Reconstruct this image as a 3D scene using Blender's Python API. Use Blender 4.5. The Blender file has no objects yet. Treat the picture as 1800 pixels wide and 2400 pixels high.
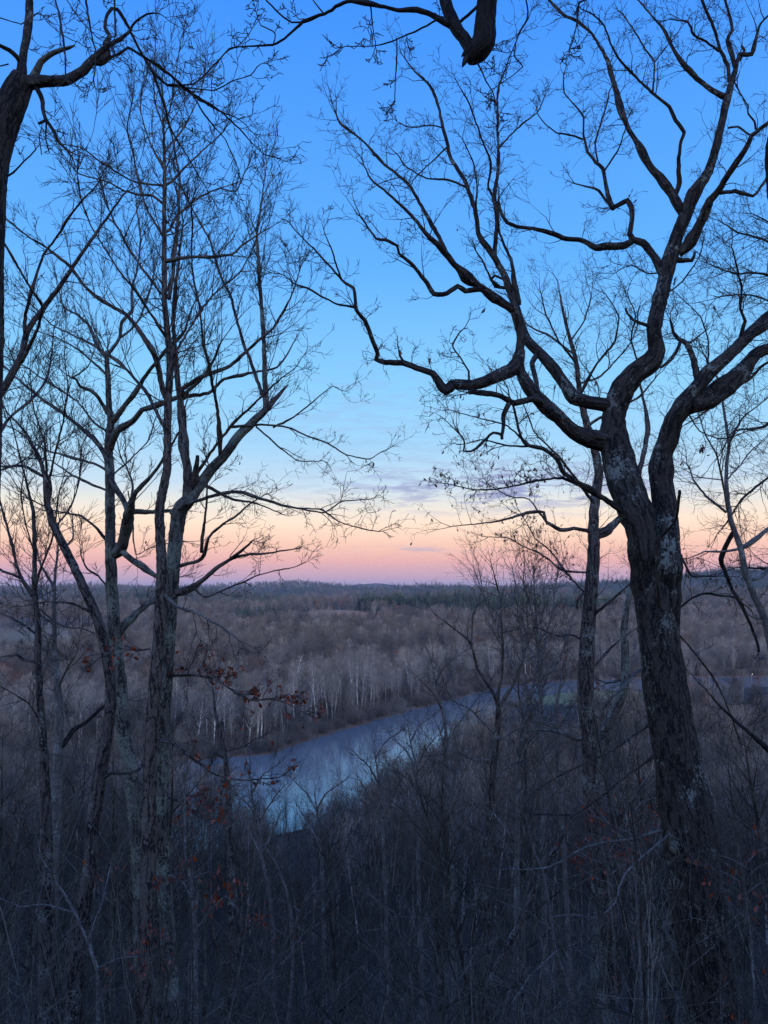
import bpy, math, random
import numpy as np
from mathutils import Vector

R = random.Random(7)
NR = np.random.default_rng(11)
scene = bpy.context.scene
COL = scene.collection

# ------------------------------------------------------------------ camera
FPX = 1803.0                      # focal length in pixels of the 1800 x 2400 photograph
PITCH = math.radians(5.53)
EYE = Vector((0.0, 0.0, 50.0))    # 50 m above the river
cam_d = bpy.data.cameras.new("camera")
cam = bpy.data.objects.new("camera", cam_d)
COL.objects.link(cam)
cam.location = EYE
cam.rotation_euler = (math.pi / 2 + PITCH, 0, 0)
cam_d.sensor_fit = 'VERTICAL'
cam_d.sensor_height = 24.0
cam_d.sensor_width = 18.0
cam_d.lens = 24.0 * FPX / 2400.0
cam_d.clip_start = 0.1
cam_d.clip_end = 20000.0
scene.camera = cam

# ------------------------------------------------------------------ sky: sun gone down behind the viewer
world = bpy.data.worlds.new("World")
scene.world = world
world.use_nodes = True
wn, wl = world.node_tree.nodes, world.node_tree.links
wn.clear()


def N(nodes, typ, **kw):
    n = nodes.new(typ)
    for k, v in kw.items():
        if k.startswith('i_'):
            n.inputs[int(k[2:])].default_value = v
        else:
            setattr(n, k, v)
    return n


def srgb(r, g, b):
    f = lambda c: ((c / 255) / 12.92) if c <= 10.3 else (((c / 255) + 0.055) / 1.055) ** 2.4
    return (f(r), f(g), f(b), 1.0)


def ramp(nodes, stops, interp='EASE'):
    n = nodes.new('ShaderNodeValToRGB')
    cr = n.color_ramp
    cr.interpolation = interp
    while len(cr.elements) > 1:
        cr.elements.remove(cr.elements[-1])
    cr.elements[0].position, cr.elements[0].color = stops[0]
    for p, c in stops[1:]:
        e = cr.elements.new(p)
        e.color = c
    return n


def math_node(nodes, links, op, a, b=None, c=None, clamp=False):
    n = nodes.new('ShaderNodeMath')
    n.operation = op
    n.use_clamp = clamp
    for i, v in enumerate((a, b, c)):
        if v is None:
            continue
        if isinstance(v, (int, float)):
            n.inputs[i].default_value = v
        else:
            links.new(v, n.inputs[i])
    return n.outputs[0]


SKY_GAIN = 1.0
DUSK = [  # (elevation in degrees, sRGB) looking away from the set sun: violet earth shadow, pink belt, blue
    (-3.0, (158, 150, 184)), (0.2, (174, 156, 188)), (0.9, (226, 172, 172)), (1.9, (255, 188, 171)), (3.1, (266, 214, 183)),
    (4.6, (272, 240, 210)), (6.0, (246, 242, 230)), (7.6, (204, 230, 248)), (10.5, (168, 220, 256)),
    (15.0, (141, 212, 261)), (23.0, (100, 181, 263)), (39.0, (66, 149, 258)), (60.0, (52, 112, 230)), (90.0, (44, 92, 196))]
GLOW = [  # the other side of the same sky: afterglow above the set sun
    (-3.0, (150, 110, 90)), (0.5, (255, 178, 110)), (3.0, (255, 212, 145)), (6.0, (255, 226, 172)), (11.0, (255, 238, 204)),
    (20.0, (232, 228, 214)), (35.0, (112, 160, 236)), (60.0, (54, 112, 228)), (90.0, (44, 92, 196))]
EL0 = -3.0


def el_stops(tab):
    out = []
    for e, c in tab:
        out.append(((e - EL0) / (90 - EL0), srgb(*c)))
    return out


tc = N(wn, 'ShaderNodeTexCoord')
sep = N(wn, 'ShaderNodeSeparateXYZ')
wl.new(tc.outputs['Generated'], sep.inputs[0])
el = math_node(wn, wl, 'ARCSINE', sep.outputs[2])
elf = math_node(wn, wl, 'MULTIPLY_ADD', el, 180 / math.pi / 93.0, 3.0 / 93.0, clamp=True)
# ramps hold at most a handful of crowded low stops, so spread the input with a square root
sq = math_node(wn, wl, 'POWER', elf, 0.5)
r1 = ramp(wn, [(p ** 0.5, c) for p, c in el_stops(DUSK)], 'LINEAR')
r2 = ramp(wn, [(p ** 0.5, c) for p, c in el_stops(GLOW)], 'LINEAR')
wl.new(sq, r1.inputs[0])
wl.new(sq, r2.inputs[0])
back = math_node(wn, wl, 'MULTIPLY_ADD', sep.outputs[1], -0.9, 0.1, clamp=True)
glow_gain = N(wn, 'ShaderNodeVectorMath', operation='SCALE')
wl.new(r2.outputs[0], glow_gain.inputs[0])
glow_gain.inputs['Scale'].default_value = 4.4
mixs = N(wn, 'ShaderNodeMix', data_type='RGBA')
wl.new(back, mixs.inputs[0])
wl.new(r1.outputs[0], mixs.inputs[6])
wl.new(glow_gain.outputs[0], mixs.inputs[7])
# thin violet streaks of cloud low over the valley
azi = math_node(wn, wl, 'ARCTAN2', sep.outputs[0], sep.outputs[1])
deg = math_node(wn, wl, 'MULTIPLY', el, 180 / math.pi)
comb = N(wn, 'ShaderNodeCombineXYZ')
wl.new(math_node(wn, wl, 'MULTIPLY', azi, 9.0), comb.inputs[0])
wl.new(math_node(wn, wl, 'MULTIPLY', deg, 1.25), comb.inputs[1])
cn = N(wn, 'ShaderNodeTexNoise', noise_dimensions='3D')
wl.new(comb.outputs[0], cn.inputs['Vector'])
cn.inputs['Scale'].default_value = 1.7
cn.inputs['Detail'].default_value = 5.0
cn.inputs['Roughness'].default_value = 0.62
cn.inputs['Distortion'].default_value = 0.5
cmask = ramp(wn, [(0.42, (0, 0, 0, 1)), (0.62, (1, 1, 1, 1))])
wl.new(cn.outputs[0], cmask.inputs[0])


def bump_fn(v, centre, width):
    d = math_node(wn, wl, 'SUBTRACT', v, centre)
    d = math_node(wn, wl, 'DIVIDE', d, width)
    d = math_node(wn, wl, 'MULTIPLY', d, d)
    d = math_node(wn, wl, 'MULTIPLY', d, -1.0)
    return math_node(wn, wl, 'EXPONENT', d)


band = math_node(wn, wl, 'MULTIPLY', bump_fn(deg, 7.4, 1.5), bump_fn(azi, 0.17, 0.20))
band2 = math_node(wn, wl, 'MULTIPLY', bump_fn(deg, 2.75, 0.28), bump_fn(azi, 0.05, 0.07))
band3 = math_node(wn, wl, 'MULTIPLY', bump_fn(deg, 13.0, 4.0), bump_fn(azi, 0.0, 0.25))
bsum = math_node(wn, wl, 'ADD', math_node(wn, wl, 'MULTIPLY', band, 1.25), math_node(wn, wl, 'MULTIPLY', band2, 0.45))
bsum = math_node(wn, wl, 'ADD', bsum, math_node(wn, wl, 'MULTIPLY', band3, 0.22))
cfac = math_node(wn, wl, 'MULTIPLY', cmask.outputs[0], bsum)
cfac = math_node(wn, wl, 'MULTIPLY', cfac, 1.0, clamp=True)
mixc = N(wn, 'ShaderNodeMix', data_type='RGBA')
wl.new(cfac, mixc.inputs[0])
wl.new(mixs.outputs[2], mixc.inputs[6])
mixc.inputs[7].default_value = srgb(158, 166, 208)
bg1 = N(wn, 'ShaderNodeBackground')
wl.new(mixc.outputs[2], bg1.inputs[0])
bg1.inputs[1].default_value = SKY_GAIN
SUN_EL, SUN_ROT = math.radians(-3.0), math.radians(188)
sky = N(wn, 'ShaderNodeTexSky', sky_type='NISHITA', sun_disc=False, sun_elevation=SUN_EL, sun_rotation=SUN_ROT)
bg2 = N(wn, 'ShaderNodeBackground')
wl.new(sky.outputs[0], bg2.inputs[0])
bg2.inputs[1].default_value = 0.05
addb = N(wn, 'ShaderNodeAddShader')
wl.new(bg1.outputs[0], addb.inputs[0])
wl.new(bg2.outputs[0], addb.inputs[1])
wo = N(wn, 'ShaderNodeOutputWorld')
wl.new(addb.outputs[0], wo.inputs[0])
world.cycles.sampling_method = 'MANUAL'
world.cycles.sample_map_resolution = 1024

scene.view_settings.view_transform = 'Standard'
scene.view_settings.look = 'None'
scene.view_settings.gamma = 1.0
scene.view_settings.exposure = 0.0
scene.view_settings.use_curve_mapping = False
cy = scene.cycles
cy.max_bounces = 4
cy.diffuse_bounces = 2
cy.glossy_bounces = 2
cy.transmission_bounces = 2
cy.volume_bounces = 0
cy.transparent_max_bounces = 4
cy.use_denoising = True
cy.denoiser = 'OPENIMAGEDENOISE'
cy.denoising_input_passes = 'RGB_ALBEDO_NORMAL'
cy.denoising_prefilter = 'NONE'
cy.use_adaptive_sampling = False
cy.pixel_filter_type = 'BLACKMAN_HARRIS'
cy.filter_width = 1.5

# ------------------------------------------------------------------ image <-> world
CP, SP = math.cos(PITCH), math.sin(PITCH)


def P(px, py, Y):
    """The point at horizontal distance Y that the photograph shows at pixel (px, py)."""
    dx, u = (px - 900) / FPX, (1200 - py) / FPX
    ry, rz = CP - u * SP, SP + u * CP
    t = Y / ry
    return Vector((dx * t, Y, 50.0 + rz * t))


def proj(x, y, z):
    z = z - 50.0
    f = y * CP + z * SP
    u = -y * SP + z * CP
    return 900 + FPX * x / f, 1200 - FPX * u / f


# ------------------------------------------------------------------ tagging
def tag(o, label=None, cat=None, group=None, kind=None):
    if label: o['label'] = label
    if cat: o['category'] = cat
    if group: o['group'] = group
    if kind: o['kind'] = kind
    return o


def empty(name, loc, **kw):
    o = bpy.data.objects.new(name, None)
    o.empty_display_size = 0.3
    COL.objects.link(o)
    o.location = loc
    return tag(o, **kw)


# ------------------------------------------------------------------ tube builder
class MB:
    """Collects tubes (and loose faces) and links them as one mesh object."""

    def __init__(self, disp=0.0):
        self.tubes = []
        self.faces = []     # (list of verts, material index)
        self.disp = disp

    def add(self, pts, rad, sides, mat=0):
        self.tubes.append((pts, rad, sides, mat))

    def face(self, vs, mat=0):
        self.faces.append((vs, mat))

    def mesh(self, name, mats, origin=(0, 0, 0)):
        groups = {}
        for t in self.tubes:
            groups.setdefault((len(t[0]), t[2], t[3]), []).append(t)
        V, A, quads, tris, qm, tm = [], [], [], [], [], []
        base = 0
        O = np.array(origin, dtype=float)
        for (n, S, mat), ts in groups.items():
            p = np.array([[tuple(q) for q in t[0]] for t in ts], dtype=float) - O
            r = np.array([t[1] for t in ts], dtype=float)
            M = len(ts)
            tg = np.gradient(p, axis=1)
            tg /= np.linalg.norm(tg, axis=2, keepdims=True) + 1e-12
            ref = np.where(np.abs(tg[:, 0, 2:3]) > 0.8, np.array([[1.0, 0.1, 0]]), np.array([[0.1, 0, 1.0]]))
            u = np.zeros_like(p)
            c = ref - (ref * tg[:, 0]).sum(1, keepdims=True) * tg[:, 0]
            for i in range(n):
                c = c - (c * tg[:, i]).sum(1, keepdims=True) * tg[:, i]
                c = c / (np.linalg.norm(c, axis=1, keepdims=True) + 1e-12)
                u[:, i] = c
            w = np.cross(tg, u)
            th = np.arange(S) * 2 * np.pi / S
            ct, st = np.cos(th), np.sin(th)
            s = np.concatenate([np.zeros((M, 1)), np.cumsum(np.linalg.norm(np.diff(p, axis=1), axis=2), axis=1)], axis=1)
            s = s + NR.random((M, 1)) * 40
            rr = np.repeat(r[:, :, None], S, axis=2)
            B = np.stack([rr * ct, rr * st, np.repeat(s[:, :, None], S, axis=2)], axis=-1)
            if self.disp and S >= 10:
                d = np.zeros_like(rr)
                for k in range(7):
                    fx, fy = NR.normal(0, 1, 2)
                    nn = math.hypot(fx, fy)
                    fr = (3 + 7 * k)
                    fz = NR.normal(0, 1) * (1.2 + 0.9 * k)
                    d += np.sin(B[..., 0] * fx / nn * fr * 2 + B[..., 1] * fy / nn * fr * 2 + B[..., 2] * fz + NR.random() * 7) / (1.6 + 0.55 * k)
                rr2 = rr * (1 + self.disp * 0.5 * d) + self.disp * 0.012 * d
                rr2 = np.maximum(rr2, rr * 0.55)
            else:
                rr2 = rr
            ring = p[:, :, None, :] + rr2[..., None] * (u[:, :, None, :] * ct[None, None, :, None] + w[:, :, None, :] * st[None, None, :, None])
            V.append(ring.reshape(-1, 3))
            A.append(B.reshape(-1, 3))
            idx = base + np.arange(M * n * S).reshape(M, n, S)
            j2 = (np.arange(S) + 1) % S
            q = np.stack([idx[:, :-1, :], idx[:, :-1, j2], idx[:, 1:, j2], idx[:, 1:, :]], axis=-1).reshape(-1, 4)
            quads.append(q)
            qm.append(np.full(len(q), mat))
            base += M * n * S
            if S >= 6:      # close both ends
                for end in (0, -1):
                    V.append(p[:, end])
                    A.append(np.stack([np.zeros(M), np.zeros(M), s[:, end]], axis=-1))
                    ci = base + np.arange(M)
                    a, b = idx[:, end, :], idx[:, end][:, j2]
                    cc = np.repeat(ci[:, None], S, axis=1)
                    tr = np.stack([cc, b, a] if end == 0 else [cc, a, b], axis=-1).reshape(-1, 3)
                    tris.append(tr)
                    tm.append(np.full(len(tr), mat))
                    base += M
        loose_q, loose_t = [], []
        for vs, mat in self.faces:
            arr = np.array([tuple(v) for v in vs], dtype=float) - O
            V.append(arr)
            A.append(arr * 1.0)
            ids = list(range(base, base + len(vs)))
            (quads if len(vs) == 4 else tris).append(np.array([ids]))
            (qm if len(vs) == 4 else tm).append(np.array([mat]))
            base += len(vs)
        V = np.concatenate(V)
        A = np.concatenate(A)
        Q = np.concatenate(quads) if quads else np.zeros((0, 4), int)
        T = np.concatenate(tris) if tris else np.zeros((0, 3), int)
        mi = np.concatenate((qm + tm)) if (qm or tm) else np.zeros(0, int)
        return raw_mesh(name, V, Q, T, mi, mats, A)

    def build(self, name, mats, parent=None, origin=(0, 0, 0)):
        me = self.mesh(name, mats, origin)
        return link(name, me, parent)


def raw_mesh(name, V, Q, T, mi, mats, A=None, smooth=True):
    me = bpy.data.meshes.new(name)
    me.vertices.add(len(V))
    me.vertices.foreach_set('co', np.ascontiguousarray(V, dtype=np.float32).ravel())
    nl = len(Q) * 4 + len(T) * 3
    me.loops.add(nl)
    me.loops.foreach_set('vertex_index', np.concatenate([Q.ravel(), T.ravel()]).astype(np.int32))
    me.polygons.add(len(Q) + len(T))
    ls = np.concatenate([np.arange(len(Q)) * 4, len(Q) * 4 + np.arange(len(T)) * 3]).astype(np.int32)
    me.polygons.foreach_set('loop_start', ls)
    me.polygons.foreach_set('material_index', np.asarray(mi, dtype=np.int32))
    if smooth:
        me.polygons.foreach_set('use_smooth', np.ones(len(ls), dtype=bool))
    if A is not None:
        at = me.attributes.new('bark', 'FLOAT_VECTOR', 'POINT')
        at.data.foreach_set('vector', np.ascontiguousarray(A, dtype=np.float32).ravel())
    for m in mats if isinstance(mats, (list, tuple)) else [mats]:
        me.materials.append(m)
    me.update(calc_edges=True)
    return me


def link(name, me, parent=None):
    o = bpy.data.objects.new(name, me)
    COL.objects.link(o)
    if parent is not None:
        o.parent = parent
    return o


# ------------------------------------------------------------------ materials
def material(name):
    m = bpy.data.materials.new(name)
    m.use_nodes = True
    nt = m.node_tree
    b = nt.nodes['Principled BSDF']
    b.inputs['Specular IOR Level'].default_value = 0.2
    b.inputs['Roughness'].default_value = 0.85
    return m, nt.nodes, nt.links, b


def bark(name, dark, light, lichen, amount, moss=0.0, scale=1.0, bump=0.8):
    """Plated bark: vertical fissures between uneven plates, flecked with lichen."""
    m, n, l, b = material(name)
    at = N(n, 'ShaderNodeAttribute', attribute_name='bark')
    wob = N(n, 'ShaderNodeTexNoise')
    l.new(at.outputs['Vector'], wob.inputs['Vector'])
    wob.inputs['Scale'].default_value = 9 * scale
    wob.inputs['Detail'].default_value = 3
    wv = N(n, 'ShaderNodeVectorMath', operation='SCALE')
    l.new(wob.outputs['Color'], wv.inputs[0])
    wv.inputs['Scale'].default_value = 0.09
    av = N(n, 'ShaderNodeVectorMath', operation='ADD')
    l.new(at.outputs['Vector'], av.inputs[0])
    l.new(wv.outputs[0], av.inputs[1])
    mp = N(n, 'ShaderNodeMapping')
    mp.inputs['Scale'].default_value = (1.0 * scale, 1.0 * scale, 0.20 * scale)
    l.new(av.outputs[0], mp.inputs[0])
    ns = N(n, 'ShaderNodeTexNoise')
    l.new(mp.outputs[0], ns.inputs['Vector'])
    ns.inputs['Scale'].default_value = 34
    ns.inputs['Detail'].default_value = 8
    ns.inputs['Roughness'].default_value = 0.72
    # wandering furrows: thin valleys of a stretched noise, at two widths
    fur = None
    for sc_, wd in ((9.0, .055), (19.0, .075)):
        fn = N(n, 'ShaderNodeTexNoise')
        l.new(mp.outputs[0], fn.inputs['Vector'])
        fn.inputs['Scale'].default_value = sc_
        fn.inputs['Detail'].default_value = 4
        fn.inputs['Roughness'].default_value = 0.55
        v = math_node(n, l, 'ABSOLUTE', math_node(n, l, 'SUBTRACT', fn.outputs[0], 0.5))
        v = math_node(n, l, 'DIVIDE', v, wd, clamp=True)
        fur = v if fur is None else math_node(n, l, 'MULTIPLY', math_node(n, l, 'MULTIPLY_ADD', v, .6, .4), fur)
    vr = ramp(n, [(0.0, (.22, .22, .22, 1)), (0.85, (1, 1, 1, 1))])
    l.new(fur, vr.inputs[0])
    hgt = math_node(n, l, 'MULTIPLY', vr.outputs[0], ns.outputs[0])
    cr = ramp(n, [(0.14, dark), (0.60, light)])
    l.new(hgt, cr.inputs[0])
    ln = N(n, 'ShaderNodeTexNoise')
    l.new(av.outputs[0], ln.inputs['Vector'])
    ln.inputs['Scale'].default_value = 22 * scale
    ln.inputs['Detail'].default_value = 6
    ln.inputs['Roughness'].default_value = 0.75
    big = N(n, 'ShaderNodeTexNoise')
    l.new(at.outputs['Vector'], big.inputs['Vector'])
    big.inputs['Scale'].default_value = 2.1
    big.inputs['Detail'].default_value = 3
    s = math_node(n, l, 'MULTIPLY_ADD', big.outputs[0], 0.9, math_node(n, l, 'ADD', ln.outputs[0], -0.17))
    s = math_node(n, l, 'MULTIPLY_ADD', hgt, 0.12, s)
    lr = ramp(n, [(1.16 - amount, (0, 0, 0, 1)), (1.27 - amount, (1, 1, 1, 1))], 'LINEAR')
    l.new(s, lr.inputs[0])
    mx = N(n, 'ShaderNodeMix', data_type='RGBA')
    l.new(math_node(n, l, 'MULTIPLY', lr.outputs[0], 0.85), mx.inputs[0])
    l.new(cr.outputs[0], mx.inputs[6])
    mx.inputs[7].default_value = lichen
    l.new(mx.outputs[2], b.inputs['Base Color'])
    bp = N(n, 'ShaderNodeBump')
    bp.inputs['Strength'].default_value = bump
    bp.inputs['Distance'].default_value = 0.03
    l.new(hgt, bp.inputs['Height'])
    l.new(bp.outputs[0], b.inputs['Normal'])
    return m


def plain(name, c1, c2, rough=0.85, scale=3.0, rnd=0.0):
    """Noise-mottled colour; rnd lets every tree differ a little in brightness."""
    m, n, l, b = material(name)
    tcn = N(n, 'ShaderNodeTexCoord')
    ns = N(n, 'ShaderNodeTexNoise')
    l.new(tcn.outputs['Object'], ns.inputs['Vector'])
    ns.inputs['Scale'].default_value = scale
    ns.inputs['Detail'].default_value = 4
    cr = ramp(n, [(0.35, c1), (0.65, c2)])
    l.new(ns.outputs[0], cr.inputs[0])
    out = cr.outputs[0]
    if rnd:
        rnd = min(rnd, 1.2)
        oi = N(n, 'ShaderNodeObjectInfo')
        hs = N(n, 'ShaderNodeHueSaturation')
        l.new(out, hs.inputs['Color'])
        l.new(math_node(n, l, 'MULTIPLY_ADD', oi.outputs['Random'], rnd, 1 - rnd / 2), hs.inputs['Value'])
        rn2 = math_node(n, l, 'FRACT', math_node(n, l, 'MULTIPLY', oi.outputs['Random'], 17.3))
        l.new(math_node(n, l, 'MULTIPLY_ADD', rn2, 0.5, 0.75), hs.inputs['Saturation'])
        out = hs.outputs[0]
    l.new(out, b.inputs['Base Color'])
    b.inputs['Roughness'].default_value = rough
    return m


def c4(r, g, b): return (r, g, b, 1.0)


M_OAK = bark('oak_bark', c4(.008, .007, .006), c4(.060, .050, .042), c4(.19, .21, .18), 0.21, bump=1.0)
M_LICHEN = bark('lichen_bark', c4(.020, .018, .016), c4(.115, .107, .094), c4(.18, .205, .165), 0.32, bump=.6)
M_DARK = bark('dark_bark', c4(.010, .008, .008), c4(.105, .085, .074), c4(.19, .21, .18), 0.22, bump=.7)
M_RIDGE = bark('ridged_bark', c4(.018, .014, .012), c4(.135, .110, .092), c4(.18, .20, .17), 0.17, bump=.8)
M_BLACK = bark('black_bark', c4(.005, .004, .004), c4(.028, .024, .022), c4(.08, .09, .08), 0.12)
M_SMOOTH = bark('smooth_grey_bark', c4(.06, .055, .05), c4(.14, .13, .12), c4(.24, .26, .24), 0.26, scale=1.5, bump=0.3)
M_TWIG = plain('twig_bark', c4(.035, .030, .027), c4(.07, .060, .052))
M_PTWIG = plain('pale_twig_bark', c4(.055, .05, .041), c4(.16, .147, .122), rnd=1.2)
M_SLOPE = plain('slope_tree_bark', c4(.018, .015, .012), c4(.105, .092, .072), rnd=0.9, scale=1.2)
M_STWIG = plain('slope_twig_bark', c4(.019, .017, .013), c4(.060, .053, .041), rnd=0.9, scale=.8)
M_RED = plain('red_dead_leaf', c4(.11, .026, .016), c4(.185, .050, .028), scale=9, rnd=0.8)
M_BROWN = plain('brown_dead_leaf', c4(.06, .030, .018), c4(.12, .065, .04), scale=9, rnd=0.8)
M_FARTRUNK = plain('far_trunk_bark', c4(.20, .17, .16), c4(.32, .28, .26), rnd=0.7, scale=0.4)
M_FARTWIG = plain('far_twig_bark', c4(.098, .082, .070), c4(.175, .146, .124), rnd=1.0, scale=0.15)
M_FARDARK = plain('dark_far_twig', c4(.065, .054, .045), c4(.115, .096, .080), rnd=0.9, scale=0.2)
M_RUST = plain('rusty_far_twig', c4(.17, .085, .06), c4(.22, .12, .085), rnd=0.7, scale=0.3)
M_WHITE = plain('white_sycamore_bark', c4(.22, .20, .18), c4(.56, .54, .50), rnd=0.9, scale=0.5)
M_SYTWIG = plain('sycamore_twig', c4(.18, .158, .138), c4(.27, .24, .21), rnd=0.8, scale=0.4)
M_PINE = plain('pine_needles', c4(.026, .066, .028), c4(.055, .12, .048), rnd=0.7, scale=0.6)

# ------------------------------------------------------------------ the lie of the land
FAR_BANK = [(-1500, 262), (-900, 250), (-300, 230), (-120, 223), (-90, 222), (-60, 226), (-35, 236), (-22, 262), (0, 300), (30, 348),
            (64, 398), (100, 417), (140, 427), (300, 446), (900, 470), (1500, 480)]
NEAR_BANK = [(-1500, 232), (-900, 220), (-300, 203), (-100, 194), (-66, 182), (-50, 152), (-32, 142), (-12, 164), (9, 208), (30, 262), (52, 325), (76, 362),
             (120, 374), (250, 392), (900, 412), (1500, 420)]
FBX, FBY = np.array(FAR_BANK, float).T
NBX, NBY = np.array(NEAR_BANK, float).T


def poly_dist(x, y, bx, by):
    d = np.full(np.shape(x), 1e9)
    for i in range(len(bx) - 1):
        ax, ay, ex, ey = bx[i], by[i], bx[i + 1] - bx[i], by[i + 1] - by[i]
        t = np.clip(((x - ax) * ex + (y - ay) * ey) / (ex * ex + ey * ey), 0, 1)
        d = np.minimum(d, np.hypot(x - ax - t * ex, y - ay - t * ey))
    return d


def sstep(v):
    v = np.clip(v, 0, 1)
    return v * v * (3 - 2 * v)


def waves(x, y, scale, seed, n=6):
    g = np.random.default_rng(seed)
    o = np.zeros(np.shape(x))
    for k in range(n):
        a = g.random() * 6.28
        f = (1.0 + 0.45 * k) / scale
        o = o + np.sin((x * math.cos(a) + y * math.sin(a)) * f * 6.28 + g.random() * 6.28) / (1 + 0.5 * k)
    return o / 2.2


def gau(v): return np.exp(-v * v)


def bank_sides(x, y):
    wob = waves(x, y, 23, 3) * 1.3
    df = poly_dist(x, y, FBX, FBY)
    dn = poly_dist(x, y, NBX, NBY)
    far = y > np.interp(x, FBX, FBY)
    near = y < np.interp(x, NBX, NBY)
    sf = np.where(far, df, -df) + wob
    sn = np.where(near, dn, -dn) + wob
    return far, near, sf, sn


NEAR_Y = [-500, -120, -60, -25, -6, 0, 3, 10, 20, 40, 80, 130, 165, 200, 500]
NEAR_Z = [98, 94, 80, 60, 49.0, 48.4, 47.2, 41.5, 34.8, 25.0, 12.0, 4.2, 2.4, 2.0, 2.0]  # unseen hill behind the camera, raised to keep afterglow off the near slope


def ground(x, y):
    x = np.asarray(x, float)
    y = np.asarray(y, float)
    far, near, sf, sn = bank_sides(x, y)
    fade = sstep((y - 4) / 30)
    yy = y + waves(x, y, 60, 5) * 6 * fade
    zn = np.interp(yy, NEAR_Y, NEAR_Z) + waves(x, y, 9, 8) * 0.35 * fade
    zn = zn * sstep(sn / 10 + 0.12) + 0.1
    d = np.maximum(sf, 0)
    zf = np.interp(d, [0, 4, 14, 60, 250, 450, 600, 700, 1000, 1500, 2400, 3400, 7000], [0.1, 1.0, 2.2, 3.5, 5.0, 9, 14, 13, 5, 9, 27, 27, 20])
    zf = zf + waves(x, y, 330, 21) * 2.2 * sstep((d - 80) / 300) + waves(x, y, 1100, 22) * 8 * sstep((d - 900) / 900) + waves(x, y, 380, 23) * 7 * sstep((d - 800) / 500)
    zf = zf + 20 * gau((x + 370) / 200) * gau((y - 1550) / 150) + 19 * gau((x - 300) / 190) * gau((y - 1720) / 160) + 18 * gau((x - 520) / 200) * gau((y - 1230) / 130)
    zf = zf + waves(x, y, 170, 24) * 3.0 * sstep((d - 90) / 200)
    zf = zf + 10 * gau((x + 75) / 85) * gau((y - 890) / 55)
    zf = zf + 10 * gau((x - 90) / 130) * gau((y - 965) / 55) + 5 * gau((x - 230) / 110) * gau((y - 900) / 45)
    zf = zf + 74 * gau((x - 1180) / 470) * gau((y - 2300) / 520)
    zf = zf + 24 * gau((x + 340) / 190) * gau((y - 2900) / 380) + 25 * gau((x - 190) / 170) * gau((y - 2500) / 300) + 14 * gau((x + 1000) / 330) * gau((y - 2600) / 350)
    zf = zf + 14 * gau((x - 620) / 220) * gau((y - 2700) / 300)
    zf = zf + 38 * gau((x + 90) / 420) * gau((y - 4750) / 380)
    zi = -1.6 * sstep(np.minimum(np.abs(sf), np.abs(sn)) / 7) - 0.02
    return np.where(far, np.where(sf > 0, zf, zi), np.where(near & (sn > 0), zn, zi))


def gz(x, y): return float(ground(np.array([x]), np.array([y]))[0])


def zones(x, y):
    """What the ground carries: 0 leaf litter, 1 bank earth, 2 dry field, 3 green field, 4 clearing."""
    far, near, sf, sn = bank_sides(x, y)
    n = waves(x, y, 40, 31)
    z = np.zeros(np.shape(x), int)
    z[(np.where(far, sf, sn) < 4.5)] = 1
    z[(x > -440 + 30 * n) & (x < -190 + 25 * n) & (y > 470 + 20 * n) & (y < 720 + 20 * n)] = 2
    z[(x > 50) & (x < 118 + 8 * n) & (y > 322 + 6 * n) & (y < 358) & near] = 3
    z[(x > -150 + 10 * n) & (x < -18 + 8 * n) & (y > 852 + 8 * n) & (y < 912 + 6 * n)] = 4
    return z


ZCOL = np.array([(.036, .027, .021), (.13, .082, .055), (.16, .118, .07), (.15, .135, .06), (.30, .165, .085)])


def build_ground():
    def grow_axis(a, b, s, k):
        v = [a]
        while v[-1] < b:
            v.append(v[-1] + s)
            s *= k
        return v
    xp = grow_axis(0, 260, 4, 1.0) + grow_axis(266, 3300, 8, 1.09)
    xs = np.array([-v for v in xp[:0:-1]] + xp)
    ys = np.array(list(np.arange(-500, 0, 20)) + list(np.arange(0, 150, 3)) + list(np.arange(150, 470, 3)) + grow_axis(470, 5150, 5, 1.04))
    X, Y = np.meshgrid(xs, ys)
    Z = ground(X, Y)
    ny, nx = X.shape
    V = np.stack([X, Y, Z], -1).reshape(-1, 3)
    i = np.arange((ny - 1) * nx).reshape(ny - 1, nx)[:, :-1]
    Q = np.stack([i, i + 1, i + nx + 1, i + nx], -1).reshape(-1, 4)
    m, n, l, b = material('ground_soil')
    at = N(n, 'ShaderNodeAttribute', attribute_name='zone_colour')
    tcn = N(n, 'ShaderNodeTexCoord')
    ns = N(n, 'ShaderNodeTexNoise')
    l.new(tcn.outputs['Object'], ns.inputs['Vector'])
    ns.inputs['Scale'].default_value = 1.3
    ns.inputs['Detail'].default_value = 9
    ns.inputs['Roughness'].default_value = 0.7
    hs = N(n, 'ShaderNodeHueSaturation')
    l.new(at.outputs['Color'], hs.inputs['Color'])
    l.new(math_node(n, l, 'MULTIPLY_ADD', ns.outputs[0], 1.6, 0.2), hs.inputs['Value'])
    l.new(hs.outputs[0], b.inputs['Base Color'])
    bp = N(n, 'ShaderNodeBump')
    bp.inputs['Strength'].default_value = 0.7
    bp.inputs['Distance'].default_value = 0.2
    l.new(ns.outputs[0], bp.inputs['Height'])
    l.new(bp.outputs[0], b.inputs['Normal'])
    me = raw_mesh('ground', V, Q, np.zeros((0, 3), int), np.zeros(len(Q)), [m])
    ca = me.attributes.new('zone_colour', 'FLOAT_COLOR', 'POINT')
    c = np.ones((len(V), 4), np.float32)
    c[:, :3] = ZCOL[zones(X, Y).ravel()]
    ca.data.foreach_set('color', c.ravel())
    tag(link('ground', me), kind='structure')


build_ground()


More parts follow.
